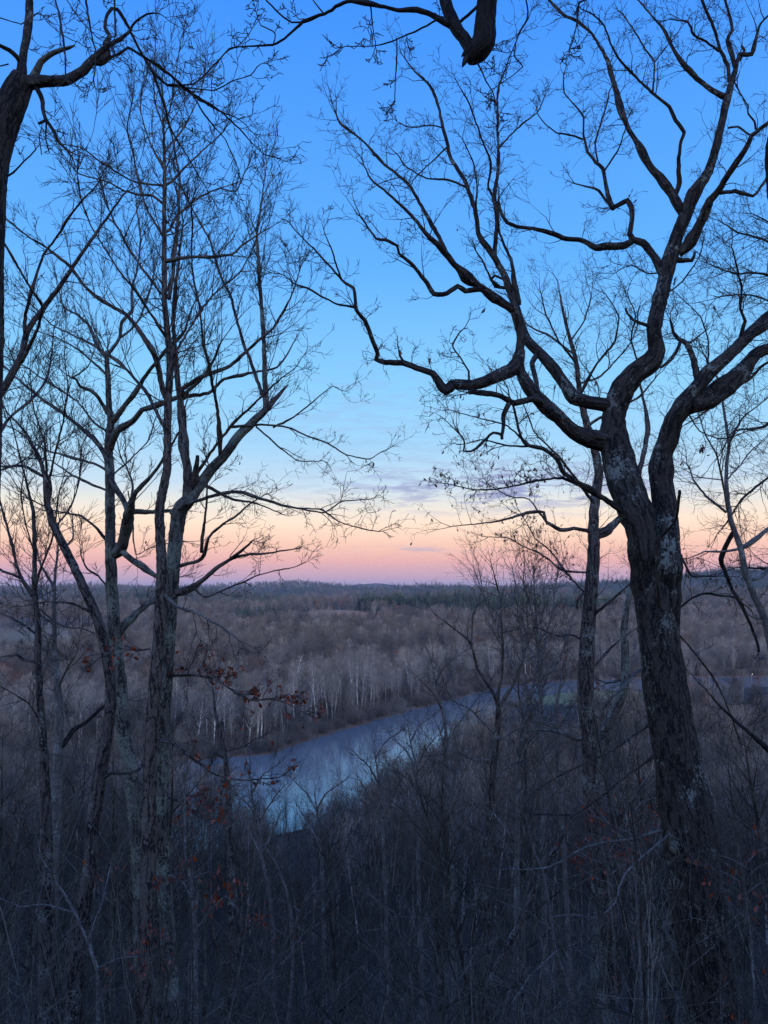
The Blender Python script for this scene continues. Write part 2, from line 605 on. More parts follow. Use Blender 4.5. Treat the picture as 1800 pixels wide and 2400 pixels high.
def build_river():
    m, n, l, b = material('river_water')
    b.inputs['Base Color'].default_value = (.145, .163, .165, 1)
    b.inputs['Roughness'].default_value = 0.07
    b.inputs['IOR'].default_value = 1.75
    b.inputs['Specular IOR Level'].default_value = 0.5
    tcn = N(n, 'ShaderNodeTexCoord')
    h = None
    for sc, w, rot in (((.55, .22, 1), 0.5, 0.9), ((.12, .05, 1), 1.0, 0.9), ((2.2, 1.1, 1), 0.14, 0.4)):
        mp = N(n, 'ShaderNodeMapping')
        mp.inputs['Scale'].default_value = sc
        mp.inputs['Rotation'].default_value = (0, 0, rot)
        l.new(tcn.outputs['Object'], mp.inputs[0])
        ns = N(n, 'ShaderNodeTexNoise')
        ns.inputs['Scale'].default_value = 1.0
        ns.inputs['Detail'].default_value = 3
        l.new(mp.outputs[0], ns.inputs['Vector'])
        v = math_node(n, l, 'MULTIPLY', ns.outputs[0], w)
        h = v if h is None else math_node(n, l, 'ADD', h, v)
    bp = N(n, 'ShaderNodeBump')
    bp.inputs['Strength'].default_value = 0.12
    bp.inputs['Distance'].default_value = 0.25
    l.new(h, bp.inputs['Height'])
    l.new(bp.outputs[0], b.inputs['Normal'])
    xs = np.linspace(-1400, 1400, 57)
    lo = np.interp(xs, NBX, NBY) - 12
    hi = np.interp(xs, FBX, FBY) + 12
    V = np.concatenate([np.stack([xs, lo, 0 * xs], -1), np.stack([xs, hi, 0 * xs], -1)])
    i = np.arange(56)
    Q = np.stack([i, i + 1, i + 58, i + 57], -1)
    tag(link('river', raw_mesh('river', V, Q, np.zeros((0, 3), int), np.zeros(56), [m])), kind='structure')


build_river()

# ------------------------------------------------------------------ the air over the valley
HAZE_DENSITY = 0.00008


def build_haze():
    m = bpy.data.materials.new('haze_air')
    m.use_nodes = True
    n, l = m.node_tree.nodes, m.node_tree.links
    n.clear()
    o = n.new('ShaderNodeOutputMaterial')
    v = n.new('ShaderNodeVolumePrincipled')
    v.inputs['Color'].default_value = (.62, .76, 1.0, 1)
    v.inputs['Density'].default_value = HAZE_DENSITY
    v.inputs['Anisotropy'].default_value = 0.0
    l.new(v.outputs[0], o.inputs['Volume'])
    x0, x1, y0, y1, z0, z1 = -3900, 3900, -560, 5700, -20, 165
    V = np.array([(x, y, z) for z in (z0, z1) for y in (y0, y1) for x in (x0, x1)], float)
    Q = np.array([(0, 2, 3, 1), (4, 5, 7, 6), (0, 1, 5, 4), (2, 6, 7, 3), (0, 4, 6, 2), (1, 3, 7, 5)])
    me = raw_mesh('haze', V, Q, np.zeros((0, 3), int), np.zeros(6), [m], smooth=False)
    tag(link('haze', me), kind='stuff')


build_haze()

# ------------------------------------------------------------------ growing twigs
UP = Vector((0, 0, 1))


def bend(d, ang, rnd=R):
    """d turned by ang about a random axis square to it."""
    a = Vector((rnd.gauss(0, 1), rnd.gauss(0, 1), rnd.gauss(0, 1)))
    a = a - d * a.dot(d)
    if a.length < 1e-4:
        a = d.orthogonal()
    a.normalize()
    return (d * math.cos(ang) + a * math.sin(ang)).normalized()


def grow(mb, p, d, L, r, lev, S, mat=0, ends=None, leaves=None):
    """A branchlet with its own branchlets: S holds, per level, (points, kids, length ratio, sides); wig, trop, rmin for all."""
    n, kids, ratio, sides = S['lv'][lev]
    pts, rad, dirs = [p], [r], [d]
    st = L / n
    for i in range(n):
        d = d + Vector((R.gauss(0, S['wig']), R.gauss(0, S['wig']), R.gauss(0, S['wig']) + S['trop']))
        d.normalize()
        p = p + d * st
        pts.append(p)
        rad.append(max(S['rmin'], r * (1 - 0.8 * (i + 1) / n)))
        dirs.append(d)
    rad[-1] = S['rmin'] * 0.6
    mb.add(pts, rad, sides, mat)
    if lev + 1 < len(S['lv']):
        k0 = max(1, int(n * 0.2))
        for k in range(kids):
            i = n if k == 0 else R.randint(k0, n)
            j = min(i, n)
            cl = L * ratio * R.uniform(0.55, 1.15)
            grow(mb, pts[j], bend(dirs[j], math.radians(R.uniform(*S['ang']))), cl, max(rad[j] * 0.75, S['rmin']), lev + 1, S, mat, ends, leaves)
    elif leaves is not None:
        leaves.append((p, d))
    if ends is not None and lev == len(S['lv']) - 1:
        ends.append((p, d))


OAKY = dict(lv=[(6, 4, .55, 4), (4, 4, .5, 3), (3, 2, .42, 3)], wig=.20, trop=.04, rmin=.0030, ang=(28, 65))
BROOM = dict(lv=[(8, 5, .5, 4), (5, 4, .5, 3), (3, 1, .42, 3)], wig=.08, trop=.05, rmin=.0036, ang=(18, 42))


def smooth_path(pts, step=9.0, kink=0.45):
    """Catmull-Rom through (x, y, w) pixel points, sampled about every step pixels."""
    a = [pts[0]] + list(pts) + [pts[-1]]
    out = []
    for i in range(1, len(a) - 2):
        p0, p1, p2, p3 = (np.array(a[k], float) for k in (i - 1, i, i + 1, i + 2))
        n = max(1, int(np.hypot(*(p2 - p1)[:2]) / step))
        for k in range(n):
            t = k / n
            c = 0.5 * ((2 * p1) + (p2 - p0) * t + (2 * p0 - 5 * p1 + 4 * p2 - p3) * t * t + (3 * p1 - p0 - 3 * p2 + p3) * t ** 3)
            out.append(c * (1 - kink) + (p1 + (p2 - p1) * t) * kink)
    out.append(np.array(a[-1], float))
    return np.array(out)


def leaf_mesh(name, L, W, mat):
    """A dead oak leaf: lobed outline, curled along the midrib, hanging from its stalk at the origin."""
    prof = [(0, .02), (.12, .05), (.25, .55), (.36, .35), (.5, 1.0), (.62, .55), (.76, .8), (.9, .35), (1.0, .03)]
    V, Q = [], []
    for i, (t, w) in enumerate(prof):
        z = -L * t
        bow = L * 0.16 * math.sin(t * 3.0)
        V += [(-W * w, bow + W * w * 0.75, z), (0, bow, z), (W * w, bow + W * w * 0.6, z - 0.02 * L)]
        if i:
            a = 3 * (i - 1)
            Q += [(a, a + 1, a + 4, a + 3), (a + 1, a + 2, a + 5, a + 4)]
    return raw_mesh(name, np.array(V), np.array(Q), np.zeros((0, 3), int), np.zeros(len(Q)), [mat])


ME_LEAF = leaf_mesh('leaf', .085, .019, M_BROWN)
ME_REDLEAF = leaf_mesh('red_leaf', .13, .040, M_RED)


def put_leaf(parent, p, me, s=1.0, tilt=0.5):
    o = bpy.data.objects.new('leaf', me)
    COL.objects.link(o)
    o.parent = parent
    o.location = Vector(p) - parent.location
    o.rotation_euler = (R.gauss(0, tilt), R.gauss(0, tilt), R.uniform(0, 6.28))
    k = s * R.uniform(.75, 1.25)
    o.scale = (k, k, k)
    return o


class Tree:
    """A bare tree rebuilt from its limbs: an Empty at the foot, a trunk, branches, and each one's twigs."""

    def __init__(self, name, Y, mat, label, group=None, twig=M_TWIG, spec=OAKY, disp=0.10, cat='tree'):
        self.Y, self.mat, self.twig, self.spec, self.disp = Y, mat, twig, spec, disp
        self.root = empty(name, (0, Y, 0), label=label, cat=cat, group=group)
        self.px, self.Ys = [], []
        self.leaf_spots = []
        self.ends = []
        self.first = True

    def limb(self, pts, w=None, slope=None, tw=1.0, lt=.75, sp=.24, s0=.25, name='branch', foot=False, mat=None, flare=1.25,
             Y=None, trop=None, keep=False, label=None, spec=None, leaves=0, up=0.0):
        """pts: (x, y[, width]) in photograph pixels from root to tip; w = (first, last) widths when the points carry none."""
        spec = dict(spec or self.spec)
        if spec['wig'] < .1:
            sp *= .78
        if trop is not None:
            spec['trop'] = trop
        if len(pts[0]) == 2:
            L = [0.0]
            for a, b in zip(pts, pts[1:]):
                L.append(L[-1] + math.dist(a, b))
            pts = [(p[0], p[1], w[0] + (w[1] - w[0]) * (s / L[-1]) ** 0.85) for p, s in zip(pts, L)]
        q = smooth_path(pts)
        if Y is None:
            if self.first:
                Y = self.Y
            else:
                best = 1e9
                for arr, ys in zip(self.px, self.Ys):
                    d = np.hypot(arr[:, 0] - q[0, 0], arr[:, 1] - q[0, 1])
                    k = int(d.argmin())
                    if d[k] < best:
                        best, Y = d[k], ys[k]
        seg = np.concatenate([[0], np.cumsum(np.hypot(*np.diff(q[:, :2], axis=0).T))]) * Y / FPX
        if slope is None:
            slope = 0.0 if foot else R.choice((-1, 1)) * R.uniform(.2, .75)
        ph1, ph2 = R.random() * 6, R.random() * 6
        amp = 0 if foot else min(.12 * seg[-1], .25)
        ys = Y + slope * seg + amp * np.sin(seg * 2.1 + ph1) * np.minimum(seg, 1) * .5
        jit = 0.5 if len(q) > 4 else 0.0
        if not foot and len(q) > 6:      # old nodes: small kinks and swellings along the limb
            big = q[:, 2].max() > 26
            for _ in range(len(q) // 5):
                i = R.randrange(2, len(q) - 1)
                sw = R.uniform(.04, .10) if big else R.uniform(.10, .25)
                dx, dy = R.gauss(0, 1.0), R.gauss(0, 1.0)
                for k in range(-3, 4):
                    if 0 < i + k < len(q):
                        f = (1 + math.cos(math.pi * k / 4)) / 2
                        q[i + k, 2] *= 1 + sw * f
                        q[i + k, 0] += dx * f
                        q[i + k, 1] += dy * f
            q[0, 2] *= 1.12
            q[1, 2] *= 1.06
        p3, rad = [], []
        for i in range(len(q)):
            x, y, wd = q[i]
            j = jit * min(1, i / 3)
            p3.append(P(x + R.gauss(0, j), y + R.gauss(0, j), ys[i]))
            rad.append(max(.0035, wd * .5 * ys[i] / FPX))
        if foot:
            b = p3[0]
            d = (p3[0] - p3[min(6, len(p3) - 1)]).normalized()
            d = Vector((d.x * .45, d.y * .45, -1)).normalized()
            g = gz(b.x, b.y)
            drop = b.z - g
            if drop > 0.05:
                n = max(3, int(drop / .5))
                add, ar = [], []
                for k in range(n, 0, -1):
                    t = k / n
                    pt = b + d * (drop * t)
                    pt.z -= 0.25 * t
                    add.append(pt)
                    ar.append(rad[0] * (1 + .16 * min(1, drop * t / 4) + (flare - 1) * max(0, 1 - (1 - t) * drop / .8) ** 2))
                p3, rad = add + p3, ar + rad
                q = np.concatenate([np.array([proj(*v) + (0,) for v in add]), q])
                ys = np.concatenate([np.array([v.y for v in add]), ys])
            if self.first:
                self.root.location = (p3[0].x, p3[0].y, max(g, p3[0].z))
        elif self.first:
            self.root.location = p3[0]
        self.first = False
        self.px.append(q[:, :2])
        self.Ys.append(ys)
        rmax = max(rad)
        sides = 28 if rmax > .16 else 16 if rmax > .07 else 10 if rmax > .03 else 6
        mb = MB(disp=self.disp if rmax > .03 else 0)
        if sides >= 16 and len(p3) > 3:      # finer rings so the bark can be rough
            f3, fr = [], []
            for i in range(len(p3) - 1):
                k = max(1, int((p3[i + 1] - p3[i]).length / .07))
                for j in range(k):
                    f3.append(p3[i].lerp(p3[i + 1], j / k))
                    fr.append(rad[i] + (rad[i + 1] - rad[i]) * j / k)
            f3.append(p3[-1])
            fr.append(rad[-1])
            mb.add(f3, fr, sides)
        else:
            mb.add(p3, rad, sides)
        o = mb.build(name, [mat or self.mat], self.root, self.root.location)
        if label: o['label'] = label
        if tw > 0:
            self.twigs(o, p3, rad, tw, lt, sp, s0, spec, leaves, up)
        return o

    def twigs(self, o, p3, rad, tw, lt, sp, s0, spec, leaves=0, up=0.0):
        mb = MB()
        seg = [0.0]
        for a, b in zip(p3, p3[1:]):
            seg.append(seg[-1] + (b - a).length)
        tot = seg[-1]
        s = tot * s0 + R.random() * sp
        ends = []
        i = 0
        while True:
            end = s >= tot
            while i < len(seg) - 2 and seg[i + 1] < s:
                i += 1
            t = 1.0 if end else (s - seg[i]) / max(1e-6, seg[i + 1] - seg[i])
            p = p3[i].lerp(p3[i + 1], min(1, t))
            d = (p3[i + 1] - p3[i]).normalized()
            r = rad[i]
            if end:
                for k in range(2):
                    grow(mb, p, bend(d, R.uniform(.1, .45)), lt * R.uniform(.5, .9), max(spec['rmin'], min(r * .8, .010)), 0, spec, ends=ends)
                break
            a = bend(d, math.radians(R.uniform(30, 70)))
            if up:
                a = (a + UP * up).normalized()
            L = lt * R.uniform(.35, 1.25) * (1 - .35 * s / tot)
            grow(mb, p, a, L, max(spec['rmin'], min(r * .55, .0045 + .007 * L)), 0, spec, ends=ends)
            s += sp / tw * R.uniform(.4, 1.7)
        self.ends += [e for e, _ in ends]
        if leaves:
            R.shuffle(ends)
            for e, _ in ends[:leaves]:
                self.leaf_spots.append(e)
        t = mb.build('twigs', [self.twig], o, self.root.location)
        tag(t, kind='stuff')
        return t

    def hang(self, x, y, me, s=1.0, tilt=.3):
        """A leaf on the twig end nearest to where the photograph shows one."""
        best = min(self.ends, key=lambda e: math.dist(proj(*e), (x, y - 6)))
        if math.dist(proj(*best), (x, y)) < 30:
            put_leaf(self.root, best, me, s, tilt)

    def leaves(self, me, n, s=1.0):
        for p in self.leaf_spots[:n]:
            put_leaf(self.root, p, me, s)

# ================================================================== trees in front, traced limb by limb
# ------------------------------------------------------------------ the big forked oak
T = Tree('oak_tree', 11.0, M_OAK, 'massive dark forked oak with rough lichened bark and sprawling crooked limbs', disp=.17)
oak = T
T.limb([(1672, 2400, 107), (1646, 2200, 112), (1622, 2020, 114), (1612, 1930, 120), (1588, 1800, 107), (1570, 1690, 104), (1556, 1600, 103), (1545, 1520, 99),
        (1540, 1450, 96), (1538, 1390, 92), (1536, 1350, 70), (1535, 1320, 40)], name='trunk', foot=True, tw=0, slope=0)
T.limb([(1526, 1480, 56), (1518, 1400, 62), (1508, 1300, 68), (1496, 1225, 72), (1478, 1179, 74), (1453, 1106, 70), (1440, 1040, 64), (1438, 980, 54), (1446, 943, 50), (1460, 907, 48), (1489, 875, 48), (1525, 850, 48),
        (1539, 822, 42), (1532, 781, 34), (1536, 745, 34), (1547, 698, 33), (1562, 643, 34), (1571, 600, 33), (1594, 535, 29), (1610, 495, 26), (1634, 445, 23), (1665, 391, 20),
        (1681, 336, 18), (1695, 275, 17), (1703, 231, 16), (1717, 192, 15), (1724, 163, 12), (1733, 127, 9)], name='trunk', tw=.5, s0=.5, slope=.04, lt=.6,
       label='left stem of the fork')
T.limb([(1562, 1480, 50), (1564, 1400, 54), (1563, 1300, 56), (1558, 1200, 56), (1549, 1124, 55), (1551, 1070, 50), (1565, 1034, 48), (1580, 985, 46), (1605, 947, 46), (1628, 915, 37), (1652, 886, 33), (1688, 850, 30),
        (1724, 817, 28), (1757, 784, 26), (1800, 745, 23), (1860, 690, 18), (1930, 600, 13)], name='trunk', slope=-.03, tw=.5, s0=.45, label='right stem of the fork')
def B(*a, **k):
    k['tw'] = k.get('tw', 1.0) * 1.3
    return T.limb(*a, **k)


B([(1610, 950, 44), (1663, 934, 43), (1706, 897, 40), (1739, 872, 40), (1764, 839, 28), (1800, 817, 25), (1880, 775, 18), (1960, 700, 10)], slope=.35, s0=.3)
B([(1638, 900), (1627, 846), (1609, 806), (1591, 797), (1578, 780), (1572, 750)], (16, 4), tw=2, lt=.5)
B([(1595, 800), (1585, 825), (1565, 848), (1548, 862)], (8, 6), tw=0)
B([(1610, 806), (1630, 795), (1650, 778)], (6, 3), tw=1, lt=.3)
B([(1735, 795), (1746, 752), (1735, 723), (1739, 672), (1724, 618), (1715, 580)], (8, 3), tw=1.5)
B([(1724, 163), (1711, 120), (1706, 95), (1717, 70), (1712, 40), (1699, 0), (1690, -40)], (9, 6))
B([(1709, 190), (1706, 159), (1688, 116), (1674, 69), (1648, 7), (1640, -30)], (10, 6), tw=1.4)
B([(1733, 127), (1764, 127), (1771, 90), (1782, 54), (1800, 36), (1830, -10)], (8, 4), tw=1.3)
B([(1733, 140), (1745, 118), (1738, 108)], (9, 6), tw=0)
B([(1603, 500), (1580, 459), (1551, 423), (1518, 383), (1500, 347), (1471, 297), (1450, 235), (1435, 181), (1424, 141), (1388, 80), (1356, 51), (1319, 34), (1287, 0), (1270, -20)], (20, 4), slope=.4, tw=1.1, s0=.3)
B([(1580, 462), (1589, 427), (1591, 380), (1594, 340), (1603, 311), (1583, 282), (1569, 250), (1533, 221), (1486, 177), (1446, 134), (1431, 101), (1417, 61), (1388, 33), (1363, 22)], (10, 3), slope=-.3, tw=1.0, s0=.45)
B([(1530, 215), (1533, 145), (1507, 108), (1486, 72), (1460, 33)], (5, 2.5), tw=.9, lt=.5)
B([(1533, 147), (1565, 105)], (4, 2.5), tw=.6, lt=.3)
B([(1697, 226), (1667, 210), (1634, 184), (1609, 156), (1583, 123), (1565, 87), (1540, 51), (1515, 22), (1497, 0)], (13, 4), slope=.3)
B([(1685, 120), (1656, 98), (1630, 83), (1612, 51), (1570, 45)], (6, 3), tw=1.4, lt=.5)
B([(1590, 592), (1612, 575), (1634, 535), (1645, 514), (1663, 470), (1681, 452), (1706, 409), (1721, 387), (1743, 354), (1761, 318), (1775, 307), (1800, 289), (1840, 250)], (24, 6), slope=-.5, s0=.4)
B([(1688, 452), (1724, 447), (1737, 453), (1764, 460), (1779, 445), (1800, 412), (1815, 370)], (9, 4), tw=.9, lt=.5)
B([(1771, 304), (1768, 286), (1753, 268), (1753, 250), (1735, 217), (1724, 195)], (5, 3), tw=1.2, lt=.5)
B([(1706, 300), (1730, 297), (1755, 315)], (6, 5), tw=.5, lt=.3)
B([(1575, 609), (1600, 611), (1620, 611), (1626, 600), (1628, 590)], (13, 5), tw=0)
B([(1562, 652), (1545, 620), (1526, 593), (1507, 571), (1482, 562), (1475, 548), (1482, 514), (1480, 485), (1471, 470), (1450, 480), (1435, 488)], (21, 9), slope=.4, tw=1.0, lt=.45)
B([(1482, 566), (1464, 575), (1431, 579), (1395, 582), (1377, 571), (1356, 562), (1330, 561), (1290, 547), (1251, 536), (1210, 532), (1188, 523), (1174, 500), (1168, 470)], (16, 5), slope=.25, lt=.8, up=.5)
B([(1437, 490), (1424, 456), (1417, 416), (1413, 394), (1395, 380), (1377, 354), (1368, 318), (1366, 275), (1341, 242), (1323, 217), (1319, 174)], (9, 2.5), lt=.5)
B([(1417, 400), (1450, 347), (1464, 307), (1470, 280)], (4, 2.5), lt=.5)
B([(1401, 378), (1395, 336), (1406, 297), (1424, 239), (1431, 210)], (5, 2.5), lt=.5)
B([(1433, 487), (1403, 448), (1363, 434), (1348, 430)], (6, 3.5), tw=.5, lt=.4)
B([(1366, 327), (1334, 315), (1305, 311), (1276, 289), (1258, 264)], (4.5, 2.5), lt=.4)
B([(1530, 768), (1510, 759), (1482, 748), (1469, 732), (1466, 722)], (12, 4), tw=0)
# the long arms to the left
B([(1431, 1040, 46), (1381, 1027, 42), (1345, 1012, 36), (1309, 976, 31), (1280, 951, 31), (1247, 918, 29), (1235, 900, 28), (1219, 870, 24), (1217, 825, 23), (1221, 789, 24), (1212, 746, 24), (1203, 720, 21)], slope=-.12, tw=.5, s0=.5)
B([(1440, 952, 36), (1381, 942, 34), (1345, 931, 34), (1327, 904, 29), (1298, 864, 28), (1265, 828, 27), (1240, 803, 26), (1224, 775, 24), (1212, 730, 22), (1204, 705, 20), (1182, 646, 17), (1150, 591, 15),
   (1122, 548, 13), (1112, 488, 12), (1090, 423, 11), (1057, 374, 9.5), (1046, 331, 8.5), (1030, 260, 7), (1008, 201, 6), (971, 168, 4), (949, 136, 3)], slope=.22, tw=1.0, s0=.55)
B([(1205, 728), (1170, 703), (1130, 674), (1098, 652), (1065, 619), (1036, 587), (1003, 553), (965, 505), (900, 445), (868, 418), (850, 380)], (19, 3), slope=-.2, s0=.35)
B([(1065, 619), (1046, 591), (1019, 537), (987, 483), (960, 434), (922, 401), (900, 385), (850, 330), (800, 290), (790, 270)], (10, 3), slope=.25, s0=.3)
B([(1134, 676), (1091, 681), (1073, 670), (1047, 688), (1018, 690), (1000, 663), (968, 623), (935, 594), (931, 576), (903, 561), (881, 558), (845, 507)], (14, 3), slope=-.3, lt=.6)
B([(1160, 605), (1160, 586), (1166, 515), (1160, 461), (1169, 380), (1166, 304), (1166, 217), (1177, 179), (1200, 120), (1222, 70)], (11, 3), slope=.1, s0=.2)
B([(1216, 715), (1209, 678), (1204, 640), (1196, 606), (1171, 548), (1166, 505)], (11, 5), slope=-.15)
B([(1162, 490), (1150, 450), (1144, 440), (1150, 380), (1128, 325), (1106, 260), (1079, 206)], (6, 2.5), lt=.6)
B([(1168, 350), (1209, 304), (1258, 266), (1274, 233)], (4.5, 2.5), lt=.5)
B([(1122, 545), (1115, 500), (1118, 440), (1110, 380), (1085, 330)], (5, 2.5), lt=.6)
B([(1095, 440), (1050, 420), (1000, 418), (950, 390), (930, 360)], (6, 2.5), lt=.6)
B([(1048, 345), (1000, 390), (970, 420)], (4, 2.5), lt=.4)
B([(1040, 300), (1010, 295), (960, 300), (935, 288)], (4, 2.5), lt=.5)
B([(1190, 674), (1159, 670), (1148, 648), (1130, 610), (1116, 590)], (8, 3), lt=.5)
B([(1170, 672), (1150, 655), (1160, 645), (1180, 655)], (9, 6), tw=0)
B([(1219, 822, 20), (1214, 846, 26), (1199, 866, 28), (1145, 891, 27), (1105, 903, 24), (1062, 902, 22), (1044, 916, 20), (1015, 876, 18), (975, 862, 16), (946, 851, 15), (903, 849, 13), (881, 842, 12), (886, 830, 11),
   (874, 800, 10), (866, 778, 9.5), (856, 753, 9), (834, 724, 8)], slope=-.3, tw=.8, lt=.55, s0=.25)
B([(834, 724), (834, 695), (830, 674), (801, 656), (765, 616), (736, 583), (700, 551), (680, 525)], (8, 2.5), lt=.6, slope=.4)
B([(832, 720), (790, 713), (754, 695), (725, 675), (700, 668), (665, 645), (640, 640)], (6, 2), lt=.5, slope=-.3)
B([(800, 655), (790, 627), (780, 590), (765, 558), (758, 540)], (5, 2), lt=.5)
B([(1100, 905), (1098, 870), (1080, 840), (1060, 810), (1075, 780)], (6, 3), lt=.6, tw=1.5)
B([(948, 851), (938, 835), (935, 822)], (8, 5), tw=.4, lt=.3)
B([(1285, 955), (1250, 934), (1206, 945), (1170, 927), (1134, 919), (1099, 919)], (16, 10), slope=-.4, tw=.6, lt=.5)
B([(1195, 940), (1181, 970), (1180, 1000), (1178, 1022), (1177, 1030)], (11, 6), tw=0, slope=0)
B([(1178, 1020), (1156, 1014), (1127, 1042), (1105, 1057), (1087, 1057), (1087, 1035), (1076, 1017)], (7, 3), lt=.55)
B([(1076, 1017), (1060, 1000), (1040, 980)], (3, 2), lt=.4)
B([(1258, 832), (1247, 850), (1254, 885), (1262, 925)], (11, 8), tw=0)
B([(1490, 1216), (1465, 1202), (1440, 1185), (1399, 1158), (1350, 1131), (1318, 1104), (1307, 1077), (1280, 1055), (1236, 1044), (1220, 1022), (1206, 960), (1195, 930)], (15, 4), slope=-.35, tw=1.1, lt=.8, leaves=20)
LS = B([(1358, 1137), (1318, 1120), (1269, 1125), (1220, 1136), (1160, 1147), (1106, 1147), (1057, 1136), (1035, 1132)], (6, 2), slope=.2, tw=2.6, lt=.42, s0=.12, leaves=120, up=.35)
B([(1236, 1046), (1190, 1045), (1130, 1030), (1090, 1040)], (5, 2), lt=.6, leaves=14)
B([(1240, 1042), (1190, 1000), (1120, 980), (1050, 960)], (4, 2), lt=.5, leaves=10)
# fine broken ends and extra spurs along the stems
B([(1500, 860), (1480, 800), (1490, 740), (1470, 690)], (5, 2), lt=.6, sp=.16)
B([(1440, 1000), (1410, 960), (1400, 900), (1370, 860)], (4, 2), lt=.6, sp=.16)
B([(1545, 700), (1600, 660), (1640, 600), (1650, 560)], (4, 2), lt=.6, sp=.16)
B([(1560, 640), (1520, 640), (1480, 620), (1440, 640)], (4, 2), lt=.6, sp=.16)
B([(1655, 885), (1660, 800), (1640, 740), (1600, 700)], (5, 2), lt=.7, sp=.16)
B([(1600, 950), (1640, 1010), (1690, 1030), (1750, 1010)], (4, 2), lt=.7, sp=.16)
# dead wood low on the trunk
B([(1610, 1935), (1570, 1944), (1460, 1968), (1377, 1985), (1280, 2034), (1171, 2039)], (7, 2), slope=.5, tw=.7, lt=.5, mat=M_SMOOTH)
B([(1575, 1745), (1540, 1768), (1460, 1825), (1405, 1871), (1345, 1909), (1253, 1909)], (6, 2), slope=.5, tw=.7, lt=.5)
B([(1615, 1935), (1570, 1957), (1510, 2005), (1464, 2050), (1443, 2115), (1415, 2143)], (7, 2.5), slope=-.3, tw=.5, lt=.4, mat=M_SMOOTH)
B([(1560, 1672), (1525, 1697), (1426, 1763), (1323, 1812), (1260, 1850)], (6, 2), slope=.4, tw=.8, lt=.5)
B([(1555, 1455), (1592, 1490), (1640, 1545), (1680, 1600), (1715, 1680), (1735, 1740)], (4, 3), slope=.4, tw=.4, lt=.4)
B([(1545, 1450), (1585, 1430), (1625, 1400), (1660, 1390), (1720, 1400), (1760, 1430)], (6, 2.5), slope=.2, tw=1.2, lt=.5, leaves=10)
B([(1555, 1262), (1585, 1285), (1610, 1330), (1625, 1350), (1680, 1350)], (6, 3), slope=.2, tw=1.2, lt=.5, leaves=10)
B([(1660, 1930, 40), (1678, 1945, 26), (1682, 1960, 12)], tw=0, slope=0, label='swollen burl')
B([(1545, 1420), (1538, 1330), (1541, 1268), (1560, 1250), (1585, 1215), (1592, 1150)], (7, 6), tw=0, slope=-.5, Y=10.55, name='vine')
for k in range(12):
    T.hang(1620 + R.gauss(0, 14), 1055 + R.gauss(0, 14), ME_LEAF, 1.1)
for x, y in ((1145, 735), (1004, 836), (1010, 842), (790, 836), (797, 834), (803, 832), (1050, 545), (1052, 575), (1695, 737), (1672, 722), (1688, 728), (1586, 650), (1583, 660), (1396, 895), (1394, 902), (937, 820)):
    T.hang(x, y, ME_LEAF, 1.1)
T.leaves(ME_LEAF, 230, .8)

# ------------------------------------------------------------------ middle tree behind the oak
T = Tree('slender_oak_tree', 19.0, M_DARK, 'straight slender oak with lichened trunk standing just behind the massive forked oak', disp=.06)
T.limb([(1426, 2400, 46), (1432, 2278, 44), (1421, 2115, 43), (1394, 1953, 40), (1383, 1817, 36), (1382, 1724, 36), (1372, 1652, 36), (1374, 1562, 36), (1377, 1489, 33), (1384, 1399, 31), (1391, 1308, 29),
        (1392, 1200, 23), (1403, 1106, 21), (1390, 1040, 19), (1374, 990, 17), (1359, 925, 13), (1352, 853, 11), (1337, 799, 9), (1323, 745, 7), (1312, 690, 4)], name='trunk', foot=True, tw=1.2, s0=.62, lt=1.4, up=.4)
B = T.limb
B([(1390, 1290), (1397, 1254), (1424, 1240), (1460, 1208), (1490, 1160), (1500, 1100), (1520, 1000), (1500, 900)], (20, 5), lt=1.3, slope=.3)
B([(1385, 1245), (1345, 1239), (1312, 1245), (1280, 1223), (1274, 1201), (1236, 1201), (1160, 1223), (1057, 1234)], (9, 2), lt=.9, sp=.3, leaves=16)
B([(1282, 1225), (1240, 1170), (1200, 1165), (1150, 1140)], (4, 2), lt=.9, leaves=10)
B([(1386, 1342), (1350, 1340), (1312, 1332), (1280, 1305), (1225, 1280), (1190, 1262), (1150, 1258)], (5, 2), lt=.9, tw=1.5, leaves=90, s0=.1)
B([(1380, 1400), (1330, 1345), (1290, 1290), (1255, 1262), (1220, 1200)], (5, 2), lt=.9, tw=1.4, leaves=80, s0=.1)
B([(1372, 1504), (1337, 1486), (1309, 1489), (1250, 1470), (1200, 1478)], (5, 2), lt=.8)
B([(1380, 1388), (1366, 1392), (1352, 1408), (1354, 1428)], (8, 5), tw=0)
B([(1382, 1450), (1440, 1400), (1475, 1370)], (7, 4), lt=.8, leaves=20)
B([(1376, 1580), (1430, 1520), (1480, 1480)], (6, 3), lt=.8)
B([(1392, 1180), (1340, 1110), (1300, 1060), (1250, 1010), (1220, 930)], (7, 2), lt=1.2, leaves=8)
B([(1360, 925), (1400, 850), (1440, 800), (1450, 740), (1420, 690)], (7, 2.5), lt=1.2, sp=.2)
B([(1352, 853), (1310, 800), (1280, 740), (1270, 690)], (6, 2.5), lt=1.2, sp=.2)
B([(1356, 900), (1410, 880), (1480, 800), (1500, 720)], (5, 2.5), lt=1.2, sp=.2)
B([(1376, 1000), (1440, 960), (1500, 930), (1540, 880)], (7, 3), lt=1.2)
B([(1337, 800), (1370, 750), (1385, 690)], (5, 2.5), lt=1.2, sp=.2)
B([(1345, 830), (1290, 790), (1235, 760), (1215, 720)], (5, 2.5), lt=1.1, sp=.22)
T.leaves(ME_LEAF, 280, 1.15)

